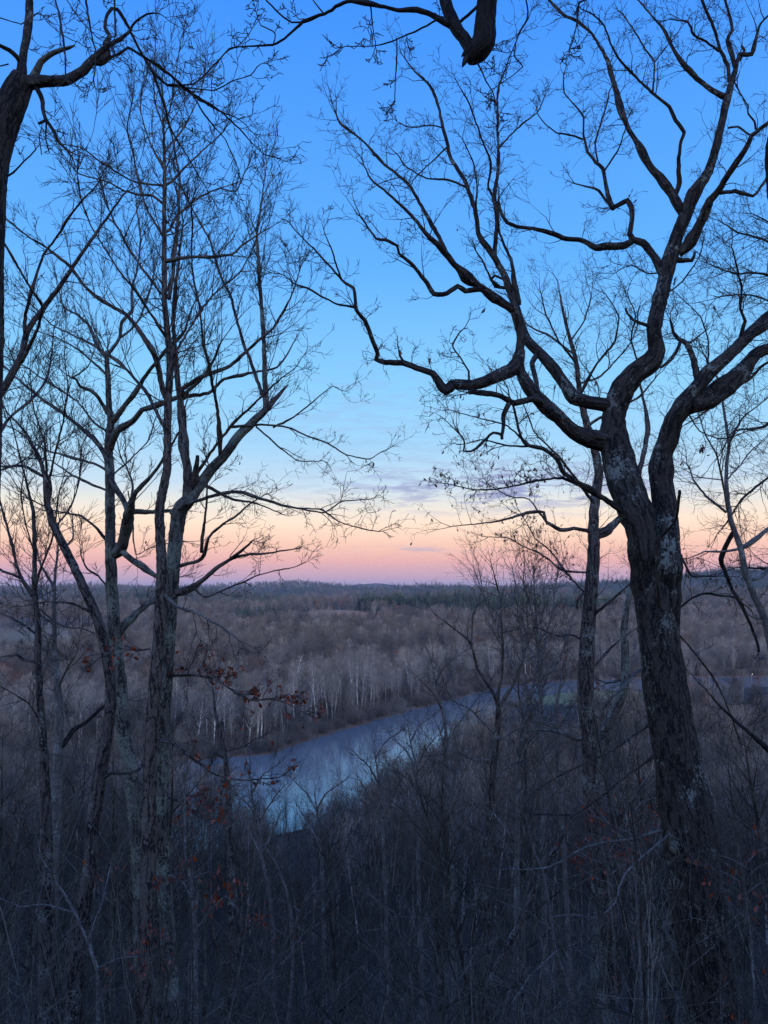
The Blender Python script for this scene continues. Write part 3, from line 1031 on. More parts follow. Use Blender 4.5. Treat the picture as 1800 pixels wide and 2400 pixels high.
T = Tree('leaning_oak_tree', 24.0, M_LICHEN, 'mossy crooked oak half hidden between the two trunks on the right', disp=.05)
T.limb([(1395, 1900, 16), (1400, 1800, 18), (1425, 1700, 20), (1462, 1620, 20), (1466, 1540, 19), (1463, 1480, 17), (1470, 1420, 14), (1490, 1330, 10)], name='trunk', foot=True, lt=1.2, s0=.4)
T.limb([(1430, 1690), (1395, 1720), (1350, 1730), (1290, 1712), (1230, 1712)], (12, 4), lt=1.0)
T.limb([(1464, 1600), (1500, 1570), (1430, 1640), (1400, 1680)], (8, 4), lt=1.0, tw=.5)
T.limb([(1462, 1590), (1420, 1600), (1370, 1580)], (5, 2), lt=1.0, leaves=60)
T.leaves(ME_REDLEAF, 60, .8)

# ------------------------------------------------------------------ right edge
T = Tree('young_tree', 14.0, M_SMOOTH, 'slim curving grey young tree right of the massive forked oak', disp=.03)
T.limb([(1850, 1700, 20), (1818, 1560, 18), (1800, 1484, 17), (1790, 1446, 16), (1768, 1397, 15), (1746, 1342, 15), (1737, 1288, 14), (1714, 1223, 12), (1703, 1153, 10), (1703, 1093, 8), (1708, 1039, 7), (1697, 963, 6), (1688, 900, 5),
        (1650, 830, 3)], name='trunk', foot=True, s0=.55, lt=1.0)
T.limb([(1703, 1201), (1659, 1169), (1627, 1125), (1611, 1087)], (6, 3), lt=.9, sp=.2)
T.limb([(1741, 1283), (1763, 1267), (1800, 1239), (1850, 1200)], (10, 7), lt=.9)
T.limb([(1733, 1286), (1687, 1294), (1649, 1294), (1610, 1310)], (6, 2), lt=.7, leaves=20)
T.limb([(1705, 1195), (1681, 1071), (1649, 1006), (1630, 950)], (6, 2), lt=1.0, sp=.2)
T.limb([(1706, 1050), (1740, 980), (1790, 940), (1830, 900)], (5, 2), lt=1.0, sp=.2)
T.limb([(1700, 1130), (1760, 1060), (1800, 1020)], (4, 2), lt=1.0, sp=.2)
T.limb([(1720, 1245), (1690, 1310), (1713, 1375), (1746, 1435), (1773, 1500), (1779, 1527)], (9, 6), lt=.6, tw=.3, mat=M_BLACK)
T.limb([(1755, 1360), (1785, 1350), (1830, 1290)], (8, 5), lt=.8)
T.leaves(ME_LEAF, 20)

T = Tree('edge_oak_tree', 17.0, M_OAK, 'dark oak outside the right edge reaching fine crown branches over the corner', disp=.05)
T.limb([(1960, 1900, 60), (1940, 1400, 50), (1925, 1000, 36), (1900, 700, 20), (1880, 560, 10)], name='trunk', foot=True, lt=1.2)
for q in ([(1925, 990), (1870, 880), (1800, 850), (1757, 886), (1699, 926), (1652, 965), (1616, 991)], [(1900, 720), (1850, 660), (1790, 640), (1720, 640), (1660, 620)], [(1895, 690), (1840, 600), (1790, 560), (1730, 545), (1690, 520)],
          [(1890, 660), (1850, 560), (1800, 520), (1760, 500)], [(1915, 850), (1850, 740), (1790, 700), (1740, 690), (1680, 700)], [(1925, 980), (1850, 960), (1790, 1000), (1720, 1010), (1690, 1060)],
          [(1932, 1150), (1860, 1100), (1800, 1120), (1740, 1170), (1690, 1240)], [(1910, 800), (1850, 790), (1800, 800)], [(1935, 1300), (1860, 1290), (1800, 1330), (1720, 1330)]):
    T.limb(q, (9, 2.5), lt=1.25, sp=.12, s0=.15, slope=R.uniform(-.3, .3), leaves=2)
T.leaves(ME_LEAF, 12)

T = Tree('dead_snag', 9.0, M_BLACK, 'black fallen bough leaning in from the right edge below the slim curving tree', cat='dead branch')
T.limb([(1980, 1960, 30), (1880, 1845, 20), (1800, 1757, 13), (1735, 1699, 8), (1688, 1656, 5), (1650, 1610, 3)], name='trunk', foot=True, lt=.35, tw=.6, s0=.4)

# ------------------------------------------------------------------ broken limb that hangs in from the top, its trunk just outside the right edge
T = Tree('overhanging_tree', 5.2, M_BLACK, 'black trunk grazing the right edge whose broken-ended limb hangs in at the top', disp=.12)
T.limb([(1990, 2700, 90), (1960, 2200, 82), (1925, 1500, 74), (1880, 900, 66), (1848, 600, 60), (1824, 430, 56), (1821, 350, 56), (1842, 240, 54), (1850, 60, 48), (1800, -120, 42)], name='trunk', foot=True, tw=0)
T.limb([(1800, -115, 44), (1640, -250, 42), (1400, -300, 46), (1220, -220, 52), (1150, -90, 54), (1140, 0, 54), (1134, 60, 54), (1128, 100, 52), (1114, 124, 47), (1102, 137, 36), (1096, 143, 24)], slope=-.05, tw=0, label='thick broken-ended limb')
for x_, y_, w_, dx_, dy_ in ((1093, 138, 20, -10, 20), (1101, 142, 15, -3, 9), (1109, 140, 18, 1, 12), (1088, 126, 12, -6, 7)):
    T.limb([(x_ + 10, y_ - 12, w_), (x_, y_, w_ * .9), (x_ + dx_ * .6, y_ + dy_ * .6, w_ * .5), (x_ + dx_, y_ + dy_, 1)], tw=0, slope=R.uniform(-.6, .6), name='splinter')
T.limb([(1106, 128, 26), (1095, 103, 27), (1068, 65, 27), (1052, 27, 27), (1044, 0, 26), (1030, -60, 22), (1000, -160, 14)], slope=.2, tw=.2, lt=.3)
T.limb([(1056, 60, 16), (1025, 41, 14), (976, 22, 11), (933, 24, 10), (900, 16, 9), (863, 5, 9), (814, 3, 8), (760, 33, 7), (711, 52, 7), (667, 90, 5.5), (640, 106, 4.5), (600, 108, 4), (548, 111, 3), (521, 130, 2.5), (500, 165, 2)], slope=.15, lt=.28, tw=.5, sp=.2, s0=.5)
T.limb([(711, 52), (684, 52), (656, 35), (624, 0), (615, -25)], (5, 3), lt=.25)
T.limb([(640, 104), (645, 80), (610, 60), (600, 30)], (3, 2), lt=.2, tw=.6)
T.limb([(1030, 42), (981, 70), (900, 103), (863, 108), (808, 108)], (5, 2), lt=.22, tw=.6)
T.limb([(868, 8), (872, 50), (880, 105)], (3, 2), lt=.2, tw=.3)
T.limb([(930, 90), (928, 150), (925, 240)], (3, 2), lt=.15, tw=.4, s0=.6)
T.limb([(1074, 55), (1112, 22), (1130, 0)], (8, 6), tw=0)
T.limb([(1117, 144), (1140, 190), (1155, 217), (1162, 245)], (5, 2.5), lt=.2, tw=.5)
T.limb([(1225, -30), (1240, 30), (1215, 80), (1205, 130), (1225, 160), (1160, 205)], (4, 2), lt=.25, tw=.9, Y=5.4)
T.limb([(1420, -20), (1360, 5), (1355, 40), (1345, 85), (1336, 115)], (5, 2), lt=.22, tw=.8, Y=5.4)
T.limb([(760, 33), (745, 15), (730, -5)], (4, 3), tw=0)

# ------------------------------------------------------------------ top left: close tree whose trunk runs down the left edge
T = Tree('hollow_tree', 6.5, M_OAK, 'stout old tree rising along the left edge with a dark hollow and one crooked arm', disp=.10)
T.limb([(-70, 2600, 84), (-60, 2000, 78), (-42, 1400, 70), (-30, 900, 66), (-26, 600, 66), (-22, 450, 70), (-14, 370, 72), (0, 310, 74), (22, 250, 72), (42, 205, 64), (54, 180, 52)], name='trunk', foot=True, tw=0, slope=0)
B = T.limb
B([(50, 205, 30), (51, 163, 26), (54, 127, 21), (65, 72, 20), (69, 36, 19), (69, 0, 18), (66, -40, 16)], lt=.45, tw=.6, slope=.1)
B([(62, 195, 34), (90, 190, 30), (119, 191, 26), (156, 188, 25), (188, 170, 22), (213, 145, 20), (235, 122, 14), (268, 98, 9), (300, 76, 7), (318, 51, 5.5), (344, 34, 4.5), (369, 31, 3), (388, 40, 2)], lt=.35, tw=.7, s0=.35, slope=-.1)
B([(214, 143, 15), (235, 146, 14), (250, 134, 12), (247, 101, 12), (257, 83, 11), (246, 65, 9), (250, 33, 8), (262, 20, 9), (275, 22, 9), (289, 40, 8), (307, 76, 7.5), (333, 127, 7), (358, 166, 7), (391, 199, 5.5),
   (423, 203, 4.5), (470, 235, 4), (525, 264, 3.2), (560, 279, 2.6), (593, 311, 2)], lt=.45, tw=.9, s0=.35, slope=.35)
B([(250, 138), (278, 127), (300, 112), (326, 127), (362, 148), (398, 174), (448, 217), (506, 253), (560, 300), (600, 345), (618, 360)], (8, 2.5), lt=.5, tw=1.0, s0=.3, slope=.3)
B([(391, 199), (452, 197), (485, 170), (535, 116), (557, 108), (586, 76)], (5, 2), lt=.3, slope=.1)
B([(430, 204), (500, 212), (545, 190), (590, 175), (612, 150)], (4, 2), lt=.3, slope=-.1)
B([(358, 166), (385, 250), (400, 300), (430, 350), (470, 420)], (6, 2.5), lt=.5, slope=.2)
B([(448, 217), (480, 270), (530, 330), (560, 400)], (4, 2), lt=.45, slope=.2)
B([(72, 190, 18), (86, 165, 16), (96, 146, 14), (116, 128, 11), (145, 116, 9), (162, 111, 8), (176, 106, 4)], tw=0, slope=-.2, mat=M_LICHEN, label='short mossy broken stub')
B([(48, 150), (43, 137), (22, 116), (0, 107), (-30, 100)], (10, 8), tw=.3, lt=.3)
B([(85, 205), (92, 220), (98, 240), (105, 275), (123, 304), (134, 329), (156, 351)], (11, 6), tw=.4, lt=.35, slope=-.15)
B([(108, 285), (108, 325), (116, 358)], (4, 2.5), tw=0)
B([(105, 283), (90, 290)], (8, 7), tw=0)
B([(98, 300), (92, 320), (98, 362)], (3, 2), tw=0)
B([(127, -20), (134, 20), (141, 50), (150, 90), (153, 130), (154, 178)], (4.5, 3.5), tw=.5, lt=.35, Y=6.2)
B([(200, -20), (210, 50), (217, 95), (224, 125), (217, 190)], (4.5, 3), tw=.6, lt=.35, Y=6.8)
B([(268, -20), (270, 40), (271, 85)], (4.5, 3.5), tw=.4, lt=.3, Y=6.6)
B([(0, 42), (50, 55), (90, 30), (120, 60), (160, 90), (200, 110)], (3, 2), lt=.4, Y=7)
B([(20, 150), (0, 155), (-20, 150)], (4, 3), tw=.5, lt=.3)
B([(150, -10), (170, 20), (200, 60), (230, 90)], (2.5, 2), lt=.4, tw=1.2, Y=7)
B([(5, 420), (30, 405), (48, 388), (85, 350)], (5, 3), tw=.6, lt=.4, slope=.3)

T = Tree('edge_maple_tree', 9.5, M_DARK, 'dark tree beyond the left edge sending two smooth crossing limbs up into view', disp=.03)
T.limb([(-190, 2000, 50), (-160, 1500, 42), (-130, 1200, 36), (-60, 1010, 24), (0, 925, 18), (29, 875, 18), (51, 831, 16), (65, 774, 14), (98, 727, 12), (145, 665, 10.5), (188, 600, 8.5), (231, 539, 7), (262, 495, 5.5), (293, 452, 4)], name='trunk', foot=True, tw=.7, s0=.8, lt=.7)
B = T.limb
B([(60, 790), (59, 774), (60, 737), (74, 683), (101, 600), (145, 539), (188, 474), (231, 430), (245, 400)], (9, 2.5), lt=.7, s0=.4, up=.3)
B([(50, 850), (87, 774), (98, 737), (101, 716), (69, 672), (47, 633), (29, 600), (0, 555), (-20, 530)], (8, 4), lt=.6, up=.3)
B([(-70, 1090), (-20, 1040), (0, 1012), (29, 972), (72, 940), (108, 889), (120, 840), (125, 780)], (9, 3), lt=.7, up=.3)
B([(-60, 1000), (-20, 930), (20, 915), (60, 905), (80, 890)], (4, 2), lt=.5)
B([(-40, 980), (0, 850), (10, 800), (-10, 740), (5, 680)], (6, 3), lt=.7)
B([(-100, 1140), (-20, 1110), (40, 1090), (90, 1050), (110, 1010)], (6, 2), lt=.8)

# ------------------------------------------------------------------ twin-trunked oak left of the gap
T = Tree('twin_oak_tree', 12.5, M_RIDGE, 'tall oak with two trunks pressed together, brown ridged one in front of a pale one', spec=BROOM, disp=.05)
T.limb([(330, 2480, 42.8), (336, 2400, 40.9), (341, 2200, 34.4), (347, 2000, 31.6), (352, 1800, 30.7), (357, 1700, 31.6), (364, 1600, 30.7), (367, 1560, 27.9), (376, 1416, 26.0), (379, 1308, 24.2), (373, 1200, 22.3), (383, 1143, 20.5), (392, 1099, 19.5), (392, 1016, 18.6),
        (394, 944, 18.6), (398, 871, 15.8), (396, 817, 14.9), (389, 745, 14.0), (385, 701, 13.0), (385, 600, 12.1), (385, 506, 10.2), (386, 434, 9.3), (385, 362, 7.4), (384, 318, 6.5), (383, 282, 4.7), (398, 262, 3.7), (408, 200, 2.8), (420, 120, 1.9)],
       name='trunk', foot=True, tw=1.4, s0=.68, lt=1.5, sp=.22, slope=0)
B = T.limb
T.limb([(406, 2480, 40.9), (404, 2400, 39.1), (394, 2200, 33.5), (381, 2000, 30.7), (380, 1800, 30.7), (384, 1700, 30.7), (388, 1600, 29.8), (393, 1540, 29.8), (401, 1416, 30.7), (407, 1308, 31.6), (419, 1200, 35.3), (434, 1180, 35.3), (446, 1168, 29.8), (467, 1139, 27.0), (496, 1099, 25.1), (521, 1074, 23.2), (553, 1030, 22.3),
        (593, 988, 19.5), (624, 957, 16.7), (621, 908, 13.0), (618, 800, 10.2), (610, 678, 8.8), (605, 597, 7.4), (602, 542, 5.6), (614, 466, 4.2), (622, 407, 2.8), (626, 380, 1.9)], name='trunk', Y=13.0, slope=0, foot=True, mat=M_LICHEN, tw=1.2, s0=.74, lt=1.1, sp=.2, up=.6, label='pale lichened trunk')
B([(440, 1170, 24.2), (439, 1099, 20.5), (430, 1052, 19.5), (427, 980, 16.7), (420, 918, 14.0), (412, 853, 12.1), (409, 803, 10.2), (405, 740, 8.4), (410, 680, 6.5), (420, 600, 4.7), (430, 520, 2.8)], name='stem', slope=.1, tw=1, s0=.45, lt=1.1, up=.5)
B([(396, 700), (405, 650), (409, 590), (420, 480), (420, 420), (410, 350), (395, 280), (380, 230)], (9, 3), slope=.25, lt=.9, up=.4)
B([(624, 957, 17.7), (638, 945, 11.2), (651, 930, 8.4), (670, 906, 5.6), (676, 903, 2.8)], tw=0)
B([(615, 925), (586, 843), (570, 800), (542, 705), (510, 630), (490, 560), (440, 470), (425, 440)], (9, 3), lt=.9, up=.6, s0=.3)
B([(517, 1075), (510, 963), (494, 881), (477, 800), (467, 721), (450, 624), (450, 488)], (9, 3), lt=1.0, up=.6)
B([(401, 1203), (450, 1178), (515, 1158), (564, 1153), (624, 1174), (694, 1191), (760, 1201), (803, 1174), (863, 1169)], (10, 2), s0=.3, spec=OAKY, lt=.62, tw=.95)
B([(694, 1191), (760, 1195), (800, 1225), (850, 1238), (885, 1245)], (4, 2), spec=OAKY, lt=.62, tw=.95)
B([(448, 1128), (488, 1142), (515, 1155), (545, 1170), (600, 1180), (650, 1200)], (8, 2.5), spec=OAKY, lt=.62, tw=.95)
B([(450, 1125), (461, 1110), (510, 1039), (542, 1001), (597, 946), (646, 898), (689, 865), (705, 840)], (9, 2), slope=-.5, spec=OAKY, lt=.62, tw=.95)
B([(450, 1160, 16.7), (456, 1130, 14.9), (460, 1095, 12.1), (464, 1068, 8.4)], tw=0, slope=-.4, label='short snapped stub')
B([(542, 1001), (613, 995), (673, 1001), (721, 1022), (776, 1044), (814, 1066), (863, 1077), (880, 1068)], (6, 2), slope=-.2, spec=OAKY, lt=.62, tw=.95)
B([(640, 1002), (690, 975), (740, 935), (780, 905), (800, 915)], (4, 2), spec=OAKY, lt=.62, tw=.95)
B([(600, 1000), (660, 1050), (700, 1080), (760, 1080)], (4, 2), spec=OAKY, lt=.62, tw=.95)
B([(423, 1326), (472, 1310), (488, 1261), (515, 1234), (564, 1201), (586, 1180), (620, 1160)], (9, 2), spec=OAKY, lt=.62, tw=.95)
B([(472, 1295), (480, 1220), (485, 1150), (490, 1090)], (7, 3), lt=.8)
B([(405, 1391), (430, 1385), (461, 1370), (499, 1342), (542, 1310), (586, 1299), (635, 1296), (694, 1285)], (15, 2), slope=-.2, spec=OAKY, lt=.62, tw=.95)
B([(540, 1311), (565, 1292), (591, 1269)], (8, 4), spec=OAKY, lt=.62, tw=.95)
B([(450, 1375), (480, 1400), (530, 1380), (600, 1350), (680, 1330)], (5, 2), spec=OAKY, lt=.62, tw=.95)
B([(430, 930), (427, 911), (477, 882), (539, 857), (571, 831), (600, 803), (640, 770), (680, 700), (700, 640)], (12, 2.5), lt=1.0, s0=.45, up=.3)
B([(432, 935), (430, 929), (488, 922), (524, 889), (564, 882), (600, 871), (650, 860), (690, 800)], (10, 2.5), s0=.3, up=.3, spec=OAKY, lt=.62, tw=.95)
B([(394, 940), (383, 918), (362, 831), (340, 795), (300, 741), (253, 712), (199, 672), (170, 629), (137, 600), (108, 580), (60, 550), (16, 515)], (13, 3.5), lt=1.1, s0=.35, up=.5, slope=-.2)
B([(388, 434), (410, 415), (434, 391), (477, 351), (521, 311), (545, 270)], (6, 2), lt=.9, up=.3)
B([(386, 545), (398, 538), (416, 503), (452, 474), (481, 456), (514, 441), (553, 448), (575, 400)], (7, 2), lt=.9, up=.3)
B([(386, 480), (358, 459), (326, 456), (293, 448), (253, 427), (188, 409), (160, 380)], (7, 2), lt=.9, up=.3)
B([(385, 436), (318, 427), (275, 405), (231, 376), (192, 347), (155, 340)], (6, 2), lt=.9, up=.3)
B([(388, 613), (430, 604), (461, 602), (542, 597), (564, 575), (591, 559), (620, 540)], (9, 3), lt=.9, up=.4)
B([(388, 700), (340, 640), (290, 560), (250, 480), (230, 400)], (7, 2.5), lt=1.1, up=.4)
B([(394, 800), (330, 700), (270, 620), (220, 540), (190, 470), (180, 400)], (7, 2.5), lt=1.1, up=.4)
B([(396, 860), (450, 760), (500, 690), (560, 640), (590, 590)], (7, 2.5), lt=1.1, up=.4)
B([(385, 560), (340, 480), (320, 400), (300, 300), (310, 230)], (6, 2.5), lt=1.0, up=.4)
B([(385, 400), (350, 330), (330, 260), (340, 180)], (5, 2), lt=.9, up=.4)
B([(385, 360), (440, 280), (470, 220), (480, 160)], (5, 2), lt=.9, up=.4)
B([(384, 300), (365, 240), (360, 170), (365, 95)], (4, 2), lt=.9, up=.4)
B([(392, 1016), (350, 930), (280, 850), (200, 800), (120, 760), (60, 700)], (8, 2.5), lt=1.1, up=.4)
B([(380, 1390), (420, 1425), (470, 1440), (520, 1470), (560, 1500)], (7, 3), lt=.6, tw=1, slope=-.5, mat=M_SMOOTH)
RB = B([(398, 1585), (452, 1583), (506, 1594), (542, 1616), (590, 1642), (640, 1638), (682, 1653), (715, 1672)], (6, 2), lt=.42, sp=.10, slope=-.35, s0=.0, leaves=140, up=.2)
B([(362, 1735), (400, 1738), (443, 1772), (508, 1815), (568, 1829), (660, 1821)], (8, 2), lt=.5, slope=-.3, leaves=26, s0=.05)
B([(395, 1870), (420, 1880), (450, 1905), (480, 1920)], (4, 2), lt=.55, slope=-.4, tw=2.5, s0=0, leaves=75)
B([(352, 1520), (320, 1525), (280, 1520), (230, 1545)], (4, 2), lt=.4, slope=-.3, tw=1.5, s0=0, leaves=30)
spots = list(T.leaf_spots)
for p in spots[:271]:
    put_leaf(T.root, p, ME_REDLEAF, .75, .8)
for k in range(5):
    T.hang(878 + R.gauss(0, 6), 1056 + R.gauss(0, 6), ME_LEAF, 1.0)
for x, y in ((690, 1190), (580, 1080), (575, 1090), (470, 1040), (475, 1050), (480, 1042), (625, 880), (628, 410), (395, 400), (700, 838)):
    T.hang(x, y, ME_LEAF, 1.0)

T = Tree('pale_oak_tree', 15.0, M_LICHEN, 'pale lichened oak left of the twin-trunked oak, its limbs spreading from a straight trunk', spec=BROOM, disp=.05)
T.limb([(330, 2250, 29.8), (325, 2088, 28.8), (315, 1925, 28.8), (306, 1790, 30.7), (295, 1740, 33.5), (287, 1690, 34.4), (277, 1598, 37.2), (271, 1525, 30.7), (266, 1453, 27.9), (262, 1380, 26.0), (260, 1308, 25.1), (258, 1236, 23.2), (257, 1106, 21.4), (254, 1052, 19.5),
        (257, 1016, 18.6), (260, 990, 16.7), (255, 944, 14.0), (253, 889, 13.0), (250, 846, 11.2), (252, 822, 9.3)], name='trunk', foot=True, tw=.6, s0=.8, lt=1.0)
B = T.limb
B([(252, 830), (268, 812), (282, 785), (285, 755), (307, 727), (309, 672), (320, 640), (330, 560), (320, 480)], (9, 2.5), lt=1.1, up=.4)
B([(250, 840), (231, 817), (213, 774), (203, 755), (175, 735), (148, 719), (140, 690)], (8, 3), lt=.9, up=.4)
B([(284, 790), (310, 770), (330, 740), (345, 700), (360, 640)], (6, 2.5), lt=1.0, up=.4)
B([(260, 992), (268, 983), (293, 951), (318, 918), (336, 889), (362, 853), (391, 817), (430, 780), (450, 720)], (13, 4), lt=1.0, up=.4, s0=.4)
B([(257, 1052), (275, 1009), (311, 987), (333, 962), (376, 947), (430, 925), (480, 880), (520, 800)], (17, 4), lt=1.0, up=.4, s0=.4)
B([(253, 970), (231, 933), (213, 915), (188, 907), (177, 889), (166, 886)], (10, 5), tw=.5, lt=.5)
B([(166, 886), (185, 878), (205, 862), (215, 840)], (4, 2.5), lt=.5)
B([(275, 1500), (282, 1480), (297, 1460), (326, 1431), (358, 1410), (400, 1370)], (15, 10), tw=.4, lt=.8, slope=.4)
B([(268, 1300, 20.5), (282, 1283, 21.4), (293, 1247, 21.4), (301, 1205, 16.7), (318, 1153, 10.2), (347, 1124, 8.4), (380, 1081, 6.5), (420, 1010, 3.7), (440, 930, 2.8)], lt=1.0, up=.3, s0=.3)
B([(301, 1200), (286, 1164), (260, 1121), (249, 1070), (217, 1023), (155, 976), (119, 951), (72, 915), (0, 850), (-40, 800)], (13, 3), lt=1.0, up=.4, s0=.25)
B([(258, 1110), (246, 1100), (224, 1088), (181, 1074), (100, 1050), (40, 1010), (0, 990)], (7, 2), lt=1.0, up=.4)
B([(295, 1205), (315, 1198), (340, 1200), (394, 1198), (430, 1192)], (10, 8), tw=.3, lt=.5, slope=-.3)
B([(270, 1278), (286, 1290), (311, 1312), (336, 1330), (362, 1348), (400, 1360)], (14, 9), tw=.4, lt=.8)
B([(256, 1272), (240, 1255), (222, 1234), (190, 1210), (120, 1195), (60, 1160)], (7, 2), lt=1.0, up=.4)
B([(300, 1200), (310, 1140), (300, 1100), (280, 1060), (270, 1010)], (5, 2), lt=.9, up=.4)
B([(257, 1120), (300, 1080), (350, 1030), (370, 960)], (5, 2), lt=.9, up=.4)
B([(258, 1016), (220, 990), (180, 940), (120, 900), (60, 860), (0, 830)], (6, 2), lt=1.1, up=.4)
B([(250, 880), (200, 830), (130, 790), (60, 770)], (5, 2), lt=1.1, up=.4)
B([(252, 1150), (180, 1120), (120, 1080), (40, 1070)], (5, 2), lt=1.1, up=.4)
B([(262, 1390), (230, 1350), (205, 1335), (190, 1300)], (5, 3), lt=.8)
B([(300, 1150), (310, 1210), (318, 1300), (350, 1285), (420, 1270)], (3, 2), lt=.8)
for x, y in ((290, 1065), (300, 1075), (330, 1275), (340, 1282), (325, 1270), (205, 450)):
    T.hang(x, y, ME_LEAF, 1.0)

T = Tree('leaning_dark_tree', 13.5, M_DARK, 'dark tree leaning left across the pale lichened oak, with a knobbly burl high up', spec=BROOM, disp=.06)
T.limb([(172, 2420, 42.8), (179, 2251, 39.1), (200, 2088, 34.4), (212, 2023, 33.5), (217, 1936, 29.8), (233, 1828, 30.7), (250, 1725, 27.9), (260, 1650, 25.1), (258, 1590, 23.2), (250, 1544, 22.3), (239, 1489, 22.3), (224, 1439, 21.4), (203, 1392, 20.5), (181, 1345, 18.6), (156, 1294, 18.6),
        (127, 1236, 16.7), (116, 1200, 15.8), (110, 1179, 14.0), (112, 1145, 20.5), (111, 1128, 18.6), (104, 1110, 10.2), (90, 1070, 9.3), (61, 1016, 6.5), (20, 970, 3.7), (0, 940, 2.8)], name='trunk', foot=True, tw=1, s0=.88, lt=1.1)
T.limb([(108, 1120), (83, 1106), (54, 1092), (0, 1094), (-40, 1090)], (7, 3), lt=.8, up=.3)
T.limb([(114, 1130), (130, 1060), (150, 980), (158, 900), (150, 830)], (6, 2), lt=1.0, up=.4)
T.limb([(110, 1120), (105, 1040), (80, 960), (70, 880)], (5, 2), lt=1.0, up=.4)
T.limb([(128, 1236), (165, 1190), (185, 1130), (190, 1050)], (5, 2), lt=1.0, up=.4)
T.limb([(225, 1440), (170, 1415), (110, 1410), (60, 1420)], (5, 2.5), lt=.8)
T.limb([(150, 1285), (170, 1262), (172, 1230)], (5, 3), lt=.5)
T.limb([(235, 1830), (260, 1812), (300, 1815), (330, 1800)], (7, 4), lt=.6)

T = Tree('slim_oak_tree', 15.5, M_DARK, 'slim dark oak near the left edge with steep forking branches', spec=BROOM, disp=.05)
T.limb([(112, 2420, 44.6), (114, 2305, 40.9), (110, 2150, 35.3), (108, 2061, 31.6), (108, 1925, 24.2), (104, 1780, 18.6), (94, 1634, 15.8), (89, 1544, 14.9), (89, 1471, 14.0), (81, 1381, 12.1), (81, 1290, 10.2), (78, 1200, 8.4), (65, 1143, 5.6), (47, 1070, 3.7), (29, 998, 2.3)], name='trunk', foot=True, tw=1, s0=.65, lt=1.1)
T.limb([(78, 1398), (54, 1363), (40, 1327), (22, 1254), (7, 1200), (-8, 1140)], (9, 3), lt=1.0, up=.4)
T.limb([(87, 1488), (60, 1466), (36, 1453), (0, 1435), (-30, 1430)], (6, 3), lt=.8)
T.limb([(83, 1376), (98, 1327), (119, 1272), (130, 1220), (140, 1150)], (6, 2.5), lt=1.0, up=.4)
T.limb([(80, 1395), (50, 1355), (0, 1335), (-30, 1330)], (7, 4), lt=.8)
T.limb([(88, 1552), (50, 1545), (40, 1535), (0, 1540)], (8, 3), lt=.6)
T.limb([(82, 1300), (60, 1230), (50, 1160), (60, 1090)], (4, 2), lt=1.0, up=.4)
T.limb([(100, 1700), (60, 1640), (0, 1610)], (5, 2), lt=.9)
T.limb([(85, 1420), (140, 1468), (190, 1475), (240, 1490)], (4, 2), lt=.8)

T = Tree('grey_birch_tree', 18.0, M_SMOOTH, 'pale grey mottled tree second from the left edge with one dark low limb', spec=BROOM, disp=.04)
T.limb([(120, 2160, 24.2), (126, 2000, 23.2), (133, 1850, 22.3), (136, 1779, 21.4), (139, 1688, 19.5), (134, 1598, 16.7), (127, 1525, 13.0), (127, 1453, 10.2), (128, 1363, 6.5), (136, 1290, 4.7), (138, 1220, 2.8)], name='trunk', foot=True, tw=1.2, s0=.7, lt=1.3)
T.limb([(143, 1750), (170, 1713), (203, 1692), (250, 1652), (300, 1640)], (12, 3), lt=.8, mat=M_BLACK)
T.limb([(129, 1380), (108, 1345), (94, 1320), (85, 1280)], (6, 3), lt=1.2)
T.limb([(135, 1610), (160, 1560), (180, 1530), (190, 1480)], (5, 2), lt=1.1)
T.limb([(128, 1460), (90, 1440), (60, 1400)], (4, 2), lt=1.1)

# ------------------------------------------------------------------ slender trees inside the gap
T = Tree('snapped_tree', 24.0, M_DARK, 'thin dark snapped trunk right of the twin-trunked oak, below the red-leaved bough', spec=BROOM)
T.limb([(543, 2200, 20), (542, 2099, 19), (541, 2034, 18), (537, 1925, 16), (534, 1844, 14), (526, 1763, 11), (512, 1700, 8), (505, 1670, 6), (498, 1600, 3)], name='trunk', foot=True, tw=.7, s0=.4, lt=1.2)
T.limb([(528, 1775), (500, 1765), (494, 1780), (498, 1790)], (8, 5), tw=0)
T.limb([(528, 1760), (570, 1750), (600, 1730)], (4, 2), lt=1.0)

T = Tree('fork_crowned_tree', 24.0, M_SMOOTH, 'grey tree over the right side of the river, forking low into a bare fan', spec=OAKY, disp=.05)
T.limb([(1140, 2100, 20), (1139, 2035, 20), (1138, 1995, 27), (1142, 1970, 24), (1152, 1926, 15), (1152, 1844, 15), (1160, 1763, 14), (1166, 1698, 13), (1168, 1654, 12), (1155, 1622, 8), (1139, 1600, 7), (1117, 1560, 6), (1101, 1505, 5), (1063, 1473, 3.5), (1014, 1435, 2)], name='trunk', foot=True, tw=1.5, s0=.35, lt=1.1, sp=.26, mat=M_DARK)
T.limb([(1167, 1665), (1182, 1632), (1204, 1600), (1220, 1560), (1240, 1500), (1235, 1420), (1250, 1350)], (8, 2), lt=1.1, up=.3, tw=1.4)
T.limb([(1168, 1640), (1177, 1576), (1177, 1505), (1177, 1451), (1170, 1380), (1150, 1320)], (6, 2), lt=1.2, up=.3, tw=1.4)
T.limb([(1105, 1515), (1110, 1440), (1130, 1380), (1120, 1320)], (3.5, 1.6), lt=1.1, up=.4, tw=1.4)
T.limb([(1158, 1720), (1100, 1660), (1060, 1640), (1040, 1600)], (4, 2), lt=1.1, tw=1.5)
T.limb([(1155, 1780), (1110, 1780), (1060, 1760), (1020, 1770)], (4, 2), lt=1.0, tw=1.5)
T.limb([(1163, 1740), (1210, 1710), (1260, 1690), (1330, 1700)], (4, 2), lt=1.0, tw=1.5)
T.limb([(1154, 1830), (1200, 1790), (1250, 1780)], (3.5, 2), lt=1.0, tw=1.5)
